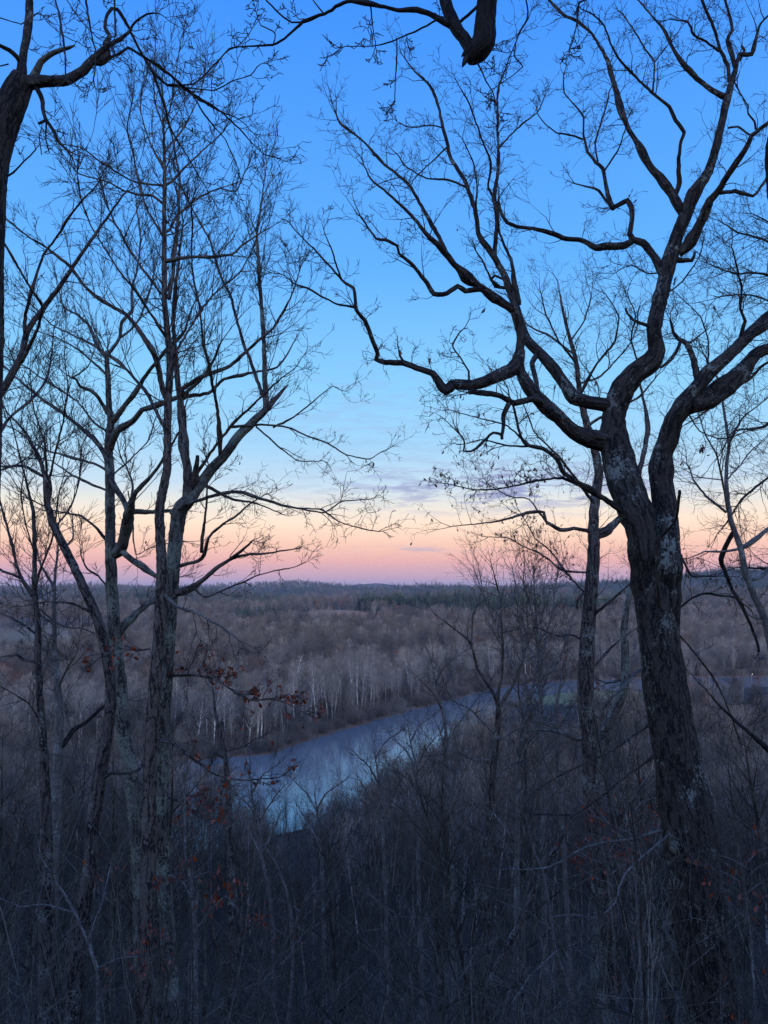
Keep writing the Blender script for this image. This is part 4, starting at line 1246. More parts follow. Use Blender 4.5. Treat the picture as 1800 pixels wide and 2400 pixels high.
T.limb([(1152, 1920), (1100, 1870), (1070, 1820), (1050, 1800)], (4, 2), lt=1.0, tw=1.5)
T.limb([(1153, 1880), (1110, 1890), (1060, 1930), (1000, 1935)], (3.5, 2), lt=1.0, tw=1.5)
T.limb([(1152, 1900), (1200, 1960), (1190, 1925)], (4, 2), lt=.5)
for nm, Y, pts, lab in (('slim_tree', 33.0, [(1062, 2150, 10), (1060, 2000, 9), (1052, 1850, 8), (1048, 1740, 7), (1035, 1660, 5), (1020, 1600, 3), (1010, 1540, 2)], 'slim grey tree standing in front of the river bend, left of the fork-crowned tree'),
                        ('slim_tree', 28.0, [(1330, 2150, 11), (1322, 2000, 10), (1312, 1850, 9), (1300, 1720, 7), (1310, 1620, 5), (1325, 1540, 3)], 'slim grey tree left of the slender oak, its top over the green field'),
                        ('slim_tree', 38.0, [(905, 2150, 9), (900, 2020, 8), (896, 1920, 7), (890, 1840, 5), (880, 1780, 3), (878, 1740, 2)], 'slim tree whose fan of twigs stands against the middle of the river'),
                        ('slim_tree', 40.0, [(760, 2180, 9), (756, 2060, 8), (750, 1980, 6), (742, 1900, 4), (738, 1855, 2)], 'slim tree with its thin crown against the lower end of the river'),
                        ('slim_tree', 36.0, [(985, 2150, 9), (980, 2020, 8), (984, 1900, 7), (975, 1800, 5), (962, 1740, 3), (955, 1690, 2)], 'slim tree with a loose broom of twigs between the river and the fork-crowned tree'),
                        ('slim_tree', 30.0, [(640, 2200, 9), (632, 2100, 8), (612, 2000, 7), (606, 1930, 5), (590, 1860, 3), (585, 1800, 2)], 'slim pale tree at the left edge of the river, beside the snapped trunk')):
    T = Tree(nm, Y, M_SMOOTH, lab, spec=OAKY)
    T.limb(pts, name='trunk', foot=True, tw=1.5, s0=.5, lt=1.5, sp=.26, up=.5)
    n = len(pts)
    for k in range(5):
        x, y, w = pts[min(n - 2, 2 + k * (n - 3) // 5)]
        sg = (-1) ** k
        T.limb([(x, y), (x + sg * 22, y - 40), (x + sg * (45 + 6 * k), y - 95 + 5 * k)], (4, 1.8), lt=1.3, tw=1.3, up=.5)
T = Tree('pole_tree', 26.0, M_SMOOTH, 'thin straight pole-like tree beside the dark fork-crowned tree', spec=BROOM)
T.limb([(1209, 2400, 14), (1209, 2305, 14), (1212, 2034, 12), (1215, 1817, 12), (1225, 1698, 10), (1247, 1611, 8), (1262, 1540, 6), (1270, 1450, 4), (1275, 1370, 2.5)], name='trunk', foot=True, tw=1.6, s0=.5, lt=1.6, sp=.3)
T.limb([(1217, 1800), (1240, 1740), (1290, 1680), (1330, 1660)], (5, 2), lt=1.2)
T.limb([(1226, 1690), (1215, 1610), (1225, 1530), (1215, 1440)], (5, 2), lt=1.3)
T = Tree('fan_tree', 30.0, M_SMOOTH, 'thin-stemmed fan of pale upright branches in front of the right-hand skyline', spec=BROOM)
T.limb([(1275, 2050, 12), (1272, 1850, 11), (1268, 1650, 9), (1262, 1500, 6), (1255, 1420, 4), (1250, 1330, 2)], name='trunk', foot=True, tw=1.8, s0=.5, lt=1.8, sp=.3)
for q in ([(1266, 1600), (1230, 1480), (1215, 1400), (1200, 1330)], [(1264, 1560), (1290, 1450), (1300, 1380), (1310, 1320)], [(1262, 1520), (1245, 1430), (1225, 1370), (1230, 1310)], [(1268, 1660), (1200, 1560), (1150, 1440), (1110, 1330)], [(1266, 1620), (1320, 1520), (1340, 1450)]):
    T.limb(q, (5, 2), lt=1.5, up=.5, sp=.25)

T = Tree('leaning_log', 17.0, M_DARK, 'lichen-flecked dead trunk leaning right in the dark brush', cat='dead trunk')
T.limb([(1132, 2400, 17), (1144, 2311, 17), (1193, 2213, 16), (1236, 2121, 14), (1280, 2029, 12), (1323, 1953, 10), (1345, 1904, 5)], name='trunk', foot=True, tw=.4, lt=.5, s0=.5)
T = Tree('leafy_sapling', 11.5, M_SMOOTH, 'straight sapling right of the twin-trunked oak holding tufts of red dead leaves', spec=OAKY, cat='sapling')
T.limb([(461, 2440, 10), (460, 2400, 10), (458, 2197, 9), (450, 2088, 8), (434, 1980, 7), (434, 1855, 4), (440, 1780, 3), (452, 1700, 2), (440, 1640, 1.6)], name='trunk', foot=True, tw=.8, s0=.4, lt=.4)
T.limb([(452, 2110), (430, 2070), (400, 2050), (385, 2058)], (3, 2), lt=.3, leaves=30, s0=.2, tw=2)
T.limb([(448, 2060), (470, 2050), (485, 2045)], (3, 2), lt=.3, leaves=22, s0=.1, tw=2)
T.limb([(456, 2180), (500, 2130), (530, 2100), (560, 2135)], (3, 2), lt=.4, leaves=70, s0=.2, tw=2)
T.leaves(ME_REDLEAF, 122, .6)
T = Tree('pale_sapling', 16.0, M_SMOOTH, 'pale wispy sapling bending left below the lower end of the river', spec=OAKY, cat='sapling')
T.limb([(675, 2440, 9), (676, 2400, 9), (686, 2251, 8), (678, 2115, 7), (651, 2034, 5), (613, 1969, 3), (600, 1900, 2)], name='trunk', foot=True, s0=.3, lt=.8)
T.limb([(684, 2200), (720, 2100), (760, 2040)], (4, 2), lt=.7)
T = Tree('crooked_sapling', 11.0, M_SMOOTH, 'crooked pale sapling crossing low in front of the leaning dark tree', spec=OAKY, cat='sapling')
T.limb([(232, 2440, 9), (230, 2400, 9), (228, 2278, 8), (206, 2208, 7), (179, 2148, 6.5), (152, 2099, 6), (120, 2050, 4), (98, 2012, 3), (85, 1960, 2)], name='trunk', foot=True, s0=.3, lt=.6)
T.limb([(172, 2138), (110, 2120), (50, 2125), (0, 2105)], (4, 2), lt=.5)
T.limb([(205, 2205), (240, 2110), (260, 2030)], (3, 2), lt=.5, leaves=10)
T.limb([(225, 2270), (280, 2245), (330, 2240)], (3, 2), lt=.5, leaves=60, s0=.1, tw=1.6)
T.leaves(ME_REDLEAF, 60, .6)
T = Tree('whip_sapling', 13.0, M_SMOOTH, 'long thin whip of a sapling arching up between the leaning log and slender oak', spec=OAKY, cat='sapling')
T.limb([(1352, 2440, 8), (1350, 2400, 8), (1329, 2305, 7), (1301, 2224, 6), (1291, 2143, 5.5), (1274, 2050, 4.5), (1247, 1980, 3.5), (1231, 1909, 2.5)], name='trunk', foot=True, s0=.4, lt=.4, tw=.5)
T.limb([(1295, 2180), (1240, 2140), (1170, 2110)], (4, 2), lt=.5)
T.limb([(1293, 2150), (1340, 2145), (1400, 2150)], (3, 2), lt=.5, leaves=10)
T.limb([(1303, 2230), (1240, 2290), (1200, 2350)], (4, 3), lt=.4, tw=.5)
T.leaves(ME_LEAF, 10, .8)
for px, py, Y, lab, n in ((1420, 2010, 16, 'small leaning sapling with rust brown leaves left of the massive forked oak', 130), (1475, 1935, 15, 'thin sapling with a red-brown leaf tuft tucked against the massive forked oak', 120),
                          (1745, 2050, 10, 'sapling with a few rust brown leaves in the lower right corner', 60), (700, 2150, 19, 'little brown-leaved beech sapling low in the middle of the dark slope', 60)):
    T = Tree('leafy_sapling', Y, M_SMOOTH, lab, spec=OAKY, cat='sapling')
    T.limb([(px + 25, py + 330, 6), (px + 15, py + 150, 5), (px, py + 20, 4), (px - 15, py - 70, 2)], name='trunk', foot=True, tw=.8, lt=.45, s0=.5, leaves=20)
    for k in range(6):
        T.limb([(px + 8, py + 60 - 18 * k), (px - 30 + 60 * (k % 2), py + 45 - 20 * k), (px - 60 + 120 * (k % 2), py + 25 - 18 * k)], (3, 1.6), lt=.4, sp=.16, s0=.1, leaves=n // 5)
    T.leaves(ME_REDLEAF, n, .62)

# ================================================================== trees by the hundred
SLOPE_SPEC = dict(lv=[(6, 6, .5, 4), (4, 4, .5, 3), (3, 2, .45, 3)], wig=.12, trop=.07, rmin=.0055, ang=(25, 55))


def bare_tree(h, r0, start, nb, spread, lo, hi, spec, crook=.02, fork=0):
    """(trunk builder, crown builder) for a bare tree of height h standing at the origin."""
    tb, cb = MB(disp=.05), MB()
    p, d = Vector((0, 0, -.4)), Vector((R.gauss(0, .03), R.gauss(0, .03), 1)).normalized()
    n = 14
    pts, rad, dirs = [p], [r0 * 1.25], [d]
    for i in range(n):
        d = (d + Vector((R.gauss(0, crook), R.gauss(0, crook), .03))).normalized()
        p = p + d * (h + .4) / n
        pts.append(p)
        rad.append(max(.008, r0 * (1 - .93 * ((i + 1) / n) ** 1.1)))
        dirs.append(d)
    tb.add(pts, rad, 8)
    for k in range(nb):
        t = start + (1 - start) * ((k + R.random()) / nb) ** .9
        f = min(n - 1e-3, t * n)
        i = int(f)
        q = pts[i].lerp(pts[i + 1], f - i)
        a = math.radians(R.uniform(lo, hi)) * (1.1 - .45 * t)
        az = k * 2.4 + R.gauss(0, .4)
        dd = Vector((math.sin(a) * math.cos(az), math.sin(a) * math.sin(az), math.cos(a)))
        L = h * spread * R.uniform(.6, 1.15) * (1.05 - .75 * max(0, (t - start) / (1 - start)) ** 1.3)
        grow(cb, q, dd, L, max(spec['rmin'], rad[i] * .5), 0, spec)
    return tb, cb


SLOPE_PROTOS = []
for k in range(9):
    h = [15, 13, 17, 11, 14, 9, 12, 16, 8][k]
    if k in (3, 5, 8):
        tb, cb = bare_tree(h, .055, .25, 15, .26, 25, 60, SLOPE_SPEC, crook=.05)
    else:
        tb, cb = bare_tree(h, .10 + .004 * h, .38, 20, .27, 22, 62, SLOPE_SPEC, crook=.03)
    SLOPE_PROTOS.append((h, tb.mesh('trunk', [M_SLOPE]), cb.mesh('crown', [M_STWIG])))

# how high the tree tops of the slope reach in the photograph, so the river stays open
TOPX = [-200, 0, 250, 430, 520, 560, 640, 700, 770, 850, 920, 1000, 1070, 1130, 1220, 1340, 1400, 1600, 2000]
TOPY = [1600, 1620, 1640, 1680, 1760, 1880, 1925, 1910, 1875, 1835, 1780, 1730, 1690, 1662, 1662, 1660, 1605, 1588, 1588]
count = 0
for n, mt, mc in ():
    pass
cands = []
yy = 19.0
while yy < 165:
    xw = .58 * yy + 4
    step = 3.4 + yy * .045
    x = -xw
    while x < xw:
        cands.append((x + R.uniform(-.45, .45) * step, yy + R.uniform(-.45, .45) * step))
        x += step
    yy += step
cands.sort(key=lambda c: c[1])
placed = []
for x, y in cands:
    if len(placed) >= 285:
        break
    far, near, sf, sn = bank_sides(np.array([x]), np.array([y]))
    if not near[0] or sn[0] < 3:
        continue
    g = gz(x, y)
    h0, mt, mc = SLOPE_PROTOS[R.randrange(9)]
    s = R.uniform(.75, 1.2)
    px, py = proj(x, y, g + h0 * s)
    lim = np.interp(px, TOPX, TOPY) + R.uniform(-10, 45)
    while py < lim and s > .3:
        s *= .93
        px, py = proj(x, y, g + h0 * s)
    if py < lim:
        continue
    placed.append((x, y))
    size = 'low' if h0 * s < 7 else 'mid-height' if h0 * s < 12 else 'tall'
    where = next(t for lim, t in ((330, 'among the trunks left of the twin-trunked oak'), (560, 'just right of the twin-trunked oak'), (820, 'below the lower end of the river'), (1120, 'below the middle of the river'),
                                  (1420, 'around the slender oak and leaning log'), (1700, 'behind the foot of the massive forked oak'), (9999, 'beyond the massive forked oak at the right edge')) if px < lim)
    o = empty('slender_tree', (x, y, g), label='%s bare tree on the dark slope %s' % (size, where), cat='tree', group='%s slender bare trees %s' % (size, where))
    o.rotation_euler = (R.gauss(0, .05), R.gauss(0, .05), R.uniform(0, 6.28))
    w = s ** .7
    o.scale = (w, w, s)
    link('trunk', mt, o)
    tag(link('crown', mc, o), kind='stuff')

# ------------------------------------------------------------------ white sycamores on the far bank
def blades(mb, n, h, start, spread, mat, w=.05):
    """Fine twigs that fill out the crown of a tree seen from hundreds of metres away."""
    for _ in range(n):
        t = R.random() ** .8
        z = h * (start + (1.02 - start) * t)
        rr = h * spread * math.sqrt(R.random()) * math.sin(math.pi * min(1, .12 + .86 * (1 - t) ** .75)) ** .7
        a = R.uniform(0, 6.283)
        p = Vector((rr * math.cos(a), rr * math.sin(a), z))
        d = Vector((p.x * .25 / (h * spread) + R.gauss(0, .3), p.y * .25 / (h * spread) + R.gauss(0, .3), 1)).normalized()
        s = d.cross(Vector((R.gauss(0, 1), R.gauss(0, 1), R.gauss(0, 1)))).normalized() * w * R.uniform(.5, 1)
        L = R.uniform(.8, 2.2)
        mb.face([p - s, p + s, p + d * L], mat)


SYC = dict(lv=[(5, 6, .5, 4), (4, 5, .5, 3), (2, 0, .5, 3)], wig=.10, trop=.06, rmin=.022, ang=(22, 50))
SYC_PROTOS = []
for k in range(6):
    h = [25, 22, 27, 20, 24, 17][k]
    tb, cb = bare_tree(h, .26 + .01 * k, [.35, .5, .42, .3, .55, .4][k], 13, .27, 18, 45, SYC, crook=.035)
    cb.tubes = [(p, r, sd, 0 if r[0] > .045 else 1) for p, r, sd, m in cb.tubes]
    blades(cb, 330, h, [.4, .55, .5, .4, .6, .5][k], .22, 1, .035)
    SYC_PROTOS.append((h, tb.mesh('trunk', [M_WHITE]), cb.mesh('crown', [M_WHITE, M_SYTWIG])))
SYW_PROTOS = []     # a few that are white to the tips of their boughs
for k in range(3):
    tb, cb = bare_tree(21 + 3 * k, .30, .35, 11, .27, 20, 48, dict(SYC, lv=[(6, 5, .5, 5), (4, 3, .5, 3)], rmin=.035), crook=.05)
    SYW_PROTOS.append((21 + 3 * k, tb.mesh('trunk', [M_WHITE]), cb.mesh('crown', [M_WHITE])))


def sycamore(x, y, kind, s, lean=(0, 0), label=None, group='white-trunked sycamores along the far bank'):
    h, mt, mc = kind
    qx = proj(x, y, 10)[0]
    where = ('at the far left beyond the river' if qx < 430 else 'on the far bank left of the dense pale clump' if qx < 690 else 'in the dense pale clump on the far bank' if qx < 860 else
             'on the far bank between the dense clump and the bend' if qx < 1130 else 'on the far bank behind the right-hand trunks')
    tall = 'tall' if h * s > 17 else 'small'
    o = empty('sycamore_tree', (x, y, gz(x, y)), label=label or '%s white-trunked sycamore %s' % (tall, where), cat='tree', group=None if label else '%s sycamores %s' % (tall, where))
    o.rotation_euler = (lean[0] + R.gauss(0, .05), lean[1] + R.gauss(0, .05), R.uniform(0, 6.28))
    if label:
        o.rotation_euler = (lean[0], lean[1], 0)
    o.scale = (s, s, s)
    link('trunk', mt, o)
    tag(link('crown', mc, o), kind='stuff')


def far_px(px, py_base):
    """Ground point on the far side under a photograph pixel (ray marched against the ground)."""
    y = 205.0
    while y < 3000:
        p = P(px, py_base, y)
        if y > np.interp(p.x, FBX, FBY) and p.z <= gz(p.x, y):
            return p.x, y
        y += 1.5
    return None


for px, py, k, s in [(725, 1722, 0, .95), (742, 1718, 2, .9), (756, 1716, 1, 1.0), (768, 1710, 0, 1.0), (782, 1706, 4, 1.0), (800, 1702, 2, .9), (812, 1698, 0, .95), (826, 1692, 1, 1.1), (838, 1688, 4, 1.0), (846, 1684, 3, 1.1),
                     (704, 1728, 3, .9), (690, 1735, 4, .85), (660, 1742, 1, .85), (640, 1752, 5, 1.0), (622, 1757, 0, .8), (612, 1760, 4, .8), (600, 1762, 5, 1.0), (582, 1764, 3, .8), (560, 1766, 1, .75), (540, 1768, 4, .75), (520, 1766, 0, .7),
                     (500, 1768, 5, .9), (480, 1765, 2, .65), (455, 1768, 3, .8), (170, 1772, 4, .75), (178, 1770, 1, .8), (184, 1772, 0, .7), (40, 1775, 4, .75), (10, 1770, 2, .7), (60, 1776, 3, .7), (120, 1772, 5, .8), (220, 1772, 1, .7), (330, 1772, 0, .7),
                     (868, 1678, 5, 1.0), (885, 1672, 3, .9), (905, 1664, 1, .9), (960, 1640, 4, .9), (1000, 1632, 0, .9), (1040, 1620, 5, 1.0), (1075, 1612, 2, .8), (1120, 1604, 3, .9), (1150, 1600, 1, .9), (1180, 1596, 4, .85), (1240, 1590, 0, .8), (1300, 1584, 3, .8), (1350, 1582, 5, .9)]:
    q = far_px(px, py - 14)
    if q:
        sycamore(q[0], q[1] + R.uniform(0, 5), SYC_PROTOS[k], s * .92)
for k in range(34):
    t = R.random()
    x = R.uniform(-150, 190)
    y = np.interp(x, FBX, FBY) + R.uniform(8, 55)
    sycamore(x, y, SYC_PROTOS[R.randrange(6)], R.uniform(.45, .72))
for px, py, k, s, lean, lab in [(682, 1640, 0, .85, (0, .22), 'white sycamore leaning right above the others, its boughs bleached to the tips'), (900, 1632, 1, .72, (0, -.08), 'white-boughed sycamore with a broad open crown just right of the dense pale clump'),
                                (955, 1600, 0, .72, (0, .02), 'slim white sycamore standing tall behind the middle of the far bank'), (1010, 1590, 2, .7, (0, .04), 'white sycamore with a full fanned crown nearest the river bend'),
                                (815, 1590, 1, .55, (0, .05), 'small white-topped sycamore poking above the dense pale clump'), (1080, 1592, 2, .66, (0, .06), 'white sycamore standing apart where the river narrows away')]:
    q = far_px(px, py)
    if q:
        sycamore(q[0], q[1], SYW_PROTOS[k], s * 1.05, lean, lab)

# ------------------------------------------------------------------ woodland as far as one can see
FAR = dict(lv=[(4, 8, .5, 3), (2, 7, .5, 3), (1, 0, .5, 3)], wig=.10, trop=.09, rmin=.028, ang=(20, 48))


FAR_PROTOS = []
for k, (h, tw, spread) in enumerate([(21, M_FARTWIG, .25), (18, M_FARDARK, .28), (23, M_FARTWIG, .22), (16, M_RUST, .30), (19, M_FARTWIG, .24), (20, M_SYTWIG, .24)]):
    tb, cb = bare_tree(h, .17, .40, 14, spread * 1.0, 20, 45, FAR, crook=.03)
    cb.tubes = [(p, r, s, 1) for p, r, s, m in cb.tubes]
    cb.tubes += [(p, r, 5, 0) for p, r, s, m in tb.tubes]
    blades(cb, 420, h, .38, spread * .9, 1)
    FAR_PROTOS.append(cb.mesh('bare_tree', [M_FARTRUNK, tw]))
shrub = MB()
for k in range(90):
    a = R.uniform(0, 6.28)
    d = Vector((math.cos(a) * .5, math.sin(a) * .5, R.uniform(.5, 1.3))).normalized()
    grow(shrub, Vector((R.gauss(0, .7), R.gauss(0, .7), -.1)), d, R.uniform(1.5, 3.6), .02, 0, dict(lv=[(3, 4, .55, 3), (2, 0, .5, 3)], wig=.15, trop=.05, rmin=.016, ang=(20, 50)))
FAR_PROTOS.append(shrub.mesh('shrub', [M_FARTWIG]))


def pine(h, w, n):
    mb = MB()
    mb.add([Vector((0, 0, -.3)), Vector((0, 0, h * .5)), Vector((0, 0, h))], [.2, .12, .03], 5, 0)
    for i in range(n):
        t = (i + R.random()) / n
        z = h * (.14 + .86 * t)
        L = w * (1 - t) ** .8 * R.uniform(.6, 1.1) + .25
        a = R.uniform(0, 6.283)
        d = Vector((math.cos(a), math.sin(a), R.uniform(-.25, .25)))
        s = Vector((-math.sin(a), math.cos(a), R.uniform(-.3, .3))) * L * R.uniform(.18, .34)
        p = Vector((0, 0, z))
        q = p + d * L
        mb.face([p + d * L * .12, q * .45 + p * .55 + s, q, q * .45 + p * .55 - s], 1)
    return mb.mesh('pine', [M_FARTRUNK, M_PINE])


PINES = [pine(17, 3.4, 240), pine(14, 3.3, 200), pine(20, 3.8, 260)]
NEARWOOD = []
for h, mt, mc in SLOPE_PROTOS:      # trunk and crown of the slope trees as one mesh for the wood at the foot of the slope
    va = np.zeros(len(mt.vertices) * 3, np.float32)
    mt.vertices.foreach_get('co', va)
    vb = np.zeros(len(mc.vertices) * 3, np.float32)
    mc.vertices.foreach_get('co', vb)
    V = np.concatenate([va, vb]).reshape(-1, 3)
    Qs, Ts = [], []
    mi_q, mi_t = [], []
    for me, off, k in ((mt, 0, 0), (mc, len(va) // 3, 1)):
        lv = np.zeros(len(me.loops), np.int32)
        me.loops.foreach_get('vertex_index', lv)
        ls = np.zeros(len(me.polygons), np.int32)
        me.polygons.foreach_get('loop_start', ls)
        lt_ = np.zeros(len(me.polygons), np.int32)
        me.polygons.foreach_get('loop_total', lt_)
        q = ls[lt_ == 4]
        t = ls[lt_ == 3]
        Qs.append(lv[q[:, None] + np.arange(4)] + off)
        Ts.append(lv[t[:, None] + np.arange(3)] + off)
        mi_q.append(np.full(len(q), k))
        mi_t.append(np.full(len(t), k))
    NEARWOOD.append(raw_mesh('slender_tree', V, np.concatenate(Qs), np.concatenate(Ts), np.concatenate(mi_q + mi_t), [M_SLOPE, M_STWIG]))
PROTO = FAR_PROTOS + PINES + NEARWOOD      # 0-5 bare trees, 6 shrub, 7-9 pines, 10-18 slope trees


def scatter_object(name, pts, idx, scale, rot, protos, squash=None):
    """One object holding a wood nobody could count: instances of the given tree meshes on points."""
    me = bpy.data.meshes.new(name)
    me.vertices.add(len(pts))
    me.vertices.foreach_set('co', np.asarray(pts, np.float32).ravel())
    for nm, typ, arr in (('kind_index', 'INT', idx), ('size', 'FLOAT', scale), ('turn', 'FLOAT', rot)):
        a = me.attributes.new(nm, typ, 'POINT')
        a.data.foreach_set('value', np.asarray(arr, np.int32 if typ == 'INT' else np.float32))
    o = link(name, me)
    ng = bpy.data.node_groups.new(name, 'GeometryNodeTree')
    ng.interface.new_socket('Geometry', in_out='INPUT', socket_type='NodeSocketGeometry')
    ng.interface.new_socket('Geometry', in_out='OUTPUT', socket_type='NodeSocketGeometry')
    n, l = ng.nodes, ng.links
    gi, go = n.new('NodeGroupInput'), n.new('NodeGroupOutput')
    join = n.new('GeometryNodeJoinGeometry')

    def named(nm, typ):
        a = n.new('GeometryNodeInputNamedAttribute')
        a.data_type = typ
        a.inputs['Name'].default_value = nm
        return a.outputs['Attribute']
    ki, sz, tu = named('kind_index', 'INT'), named('size', 'FLOAT'), named('turn', 'FLOAT')
    cx = n.new('ShaderNodeCombineXYZ')
    l.new(tu, cx.inputs[2])
    for k, pm in enumerate(protos):
        if not (np.asarray(idx) == k).any():
            continue
        po = bpy.data.objects.new(pm.name, pm)      # carries the mesh only; never linked to the scene
        oi = n.new('GeometryNodeObjectInfo')
        oi.inputs['Object'].default_value = po
        oi.inputs['As Instance'].default_value = True
        cmp_ = n.new('FunctionNodeCompare')
        cmp_.data_type = 'INT'
        cmp_.operation = 'EQUAL'
        l.new(ki, cmp_.inputs[2])
        cmp_.inputs[3].default_value = k
        ip = n.new('GeometryNodeInstanceOnPoints')
        l.new(gi.outputs[0], ip.inputs['Points'])
        l.new(cmp_.outputs[0], ip.inputs['Selection'])
        l.new(oi.outputs['Geometry'], ip.inputs['Instance'])
        l.new(cx.outputs[0], ip.inputs['Rotation'])
        l.new(sz, ip.inputs['Scale'])
        l.new(ip.outputs[0], join.inputs[0])
    l.new(join.outputs[0], go.inputs[0])
    md = o.modifiers.new('scatter', 'NODES')
    md.node_group = ng
    tag(o, kind='stuff')
    return o


def wood_points():
    rows = []
    y = 88.0
    while y < 4200:
        st = 3.6 if y < 190 else 5.4 if y < 420 else 6.4 if y < 1000 else 9 + (y - 1000) * .006
        xw = .56 * y + 45
        xs = np.arange(-xw, xw, st)
        rows.append(np.stack([xs + NR.uniform(-.48, .48, len(xs)) * st, y + NR.uniform(-.48, .48, len(xs)) * st], -1))
        y += st
    p = np.concatenate(rows)
    x, y = p.T
    far, near, sf, sn = bank_sides(x, y)
    zn = zones(x, y)
    ok = np.where(far, sf > 5, near & (sn > 5)) & (zn != 2) & (zn != 3) & ((zn != 4) | (NR.random(len(x)) < .12))
    ok &= ~(far & (y < 420) & (NR.random(len(x)) < .1))
    ok &= ~(near & (np.hypot(x - 173, y - 368) < 9)) & ~(near & (np.abs(x - y * .4675) < 3) & (y > 270))
    x, y = x[ok], y[ok]
    near = near[ok]
    g = ground(x, y)
    # keep the clearing and the dry field in view: low growth just in front of them
    sc = NR.uniform(.68, 1.05, len(x))
    low = (x > -165) & (x < -5) & (y > 775) & (y < 855)
    sc[low] *= .42
    low = (x > -430) & (x < -170) & (y > 380) & (y < 475)
    sc[low] *= .55
    idx = NR.choice([0, 0, 1, 1, 2, 2, 3, 4, 4, 4, 5], len(x))
    pat = waves(x, y, 120, 55)
    p2 = waves(x, y, 75, 56)
    idx[(p2 > .25) & (NR.random(len(x)) < .75)] = 1
    idx[(p2 < -.35) & (NR.random(len(x)) < .5)] = 5
    sc = sc * (1 + .16 * waves(x, y, 48, 57))
    idx[(pat > .55) & (NR.random(len(x)) < .5)] = 3
    edge = np.where(near, 0, poly_dist(x, y, FBX, FBY)) 
    e = (~near) & (edge < 62)
    idx[e & (NR.random(len(x)) < .6)] = 5
    nw = near & (y < 260)
    idx[nw] = np.where(NR.random(nw.sum()) < .45, NR.integers(10, 19, nw.sum()), NR.integers(0, 3, nw.sum()))
    tall = np.array([21, 18, 23, 16, 19, 20, 3] + [18] * 3 + [15, 13, 17, 11, 14, 9, 12, 16, 8])[idx]
    sc[nw & (idx > 9)] *= 1.3
    sc[near] *= .8
    jt = np.where(NR.random(len(x)) < .10, NR.uniform(-75, -15, len(x)), NR.uniform(-12, 60, len(x)))
    for i in np.nonzero(near)[0]:
        for _ in range(12):
            qx, qy = proj(x[i], y[i], g[i] + tall[i] * sc[i])
            if qy > np.interp(qx, TOPX, TOPY) + jt[i] + (12 if qx > 1150 else 0):
                break
            sc[i] *= .8
    sc[e] *= .78
    sc[y > 560] *= .82
    hw = waves(x, y, 60, 71) * 8
    pn = np.zeros(len(x), bool)
    pn |= (x > -28 + hw) & (x < 195 + hw) & (y > 905 + hw) & (y < 990 + hw)
    pn |= (x > 90 + hw) & (x < 330 + hw) & (y > 850 + hw + .2 * (x - 90)) & (y < 910 + hw)
    pn |= (x > -152 + hw) & (x < -98 + hw) & (y > 745 + hw) & (y < 775 + hw)
    hw = hw * 5
    pn |= (x > -520 + hw) & (x < -150 + hw) & (y > 1350 + hw) & (y < 1950 + hw) & (waves(x, y, 400, 61) > -.1)
    pn |= (x > 80 + hw) & (x < 760 + hw) & (y > 1900 + hw) & (y < 2700 + hw) & (waves(x, y, 420, 62) > -.35)
    pn |= (x > 330 + hw) & (x < 900 + hw) & (y > 1150 + hw) & (y < 1500 + hw) & (waves(x, y, 300, 63) > -.3)
    pn |= (x > 560 + hw) & (y > 1850) & (y < 2800) & (waves(x, y, 260, 66) > -.5)
    pn |= (y > 1000) & ((waves(x, y, 500, 64) > .3) | (NR.random(len(x)) < .3))
    pn &= (NR.random(len(x)) < .93) & ~near
    idx[pn] = NR.integers(7, 10, pn.sum())
    sc[pn & (y < 1000)] *= 1.6
    sc[y > 1000] *= 1.3
    idx[(y > 1250) & (idx < 6) & (NR.random(len(x)) < .6)] = 1
    st = np.where(y < 1000, 2.6, 4.5)      # the evergreens stand closer together
    for _ in range(2):
        m = pn.nonzero()[0]
        m = m[m < len(st)]
        ax, ay = x[m] + NR.normal(0, 1, len(m)) * st[m], y[m] + NR.normal(0, 1, len(m)) * st[m]
        x, y, g = np.concatenate([x, ax]), np.concatenate([y, ay]), np.concatenate([g, ground(ax, ay)])
        idx, sc = np.concatenate([idx, NR.integers(7, 10, len(m))]), np.concatenate([sc, sc[m] * NR.uniform(.8, 1.1, len(m))])
    return np.stack([x, y, g - .1], -1), idx, sc


wp, wi, ws = wood_points()
# brown brush along the far bank and under the near trees
bx = NR.uniform(-240, 330, 1500)
by = np.interp(bx, FBX, FBY) + np.abs(NR.normal(0, 1, 1500)) * 9 + 0.6
f_, n_, sf_, sn_ = bank_sides(bx, by)
k_ = (sf_ > 0.8)
bx, by = bx[k_], by[k_]
wp = np.concatenate([wp, np.stack([bx, by, ground(bx, by) - .1], -1)])
wi = np.concatenate([wi, np.full(len(bx), 6)])
ws = np.concatenate([ws, NR.uniform(.4, 1.1, len(bx))])
bx = NR.uniform(-240, 330, 2600)        # understorey that hides the feet of the bank trees
by = np.interp(bx, FBX, FBY) + NR.uniform(6, 75, 2600)
tiny = NR.random(2600) < .45
wp = np.concatenate([wp, np.stack([bx, by, ground(bx, by) - .1], -1)])
wi = np.concatenate([wi, np.where(tiny, NR.choice([0, 1, 5, 5], 2600), 6)])
ws = np.concatenate([ws, np.where(tiny, NR.uniform(.22, .5, 2600), NR.uniform(.8, 1.7, 2600))])
bx = NR.uniform(-95, 60, 700)           # brush right down to the near water's edge
by = np.interp(bx, NBX, NBY) - np.abs(NR.normal(0, 1, 700)) * 7 - .3
f_, n_, sf_, sn_ = bank_sides(bx, by)
k_ = sn_ > .5
bx, by = bx[k_], by[k_]
wp = np.concatenate([wp, np.stack([bx, by, ground(bx, by) - .1], -1)])
wi = np.concatenate([wi, NR.choice([6, 6, 10, 13, 15, 18], len(bx))])
ws = np.concatenate([ws, NR.uniform(.3, .75, len(bx))])
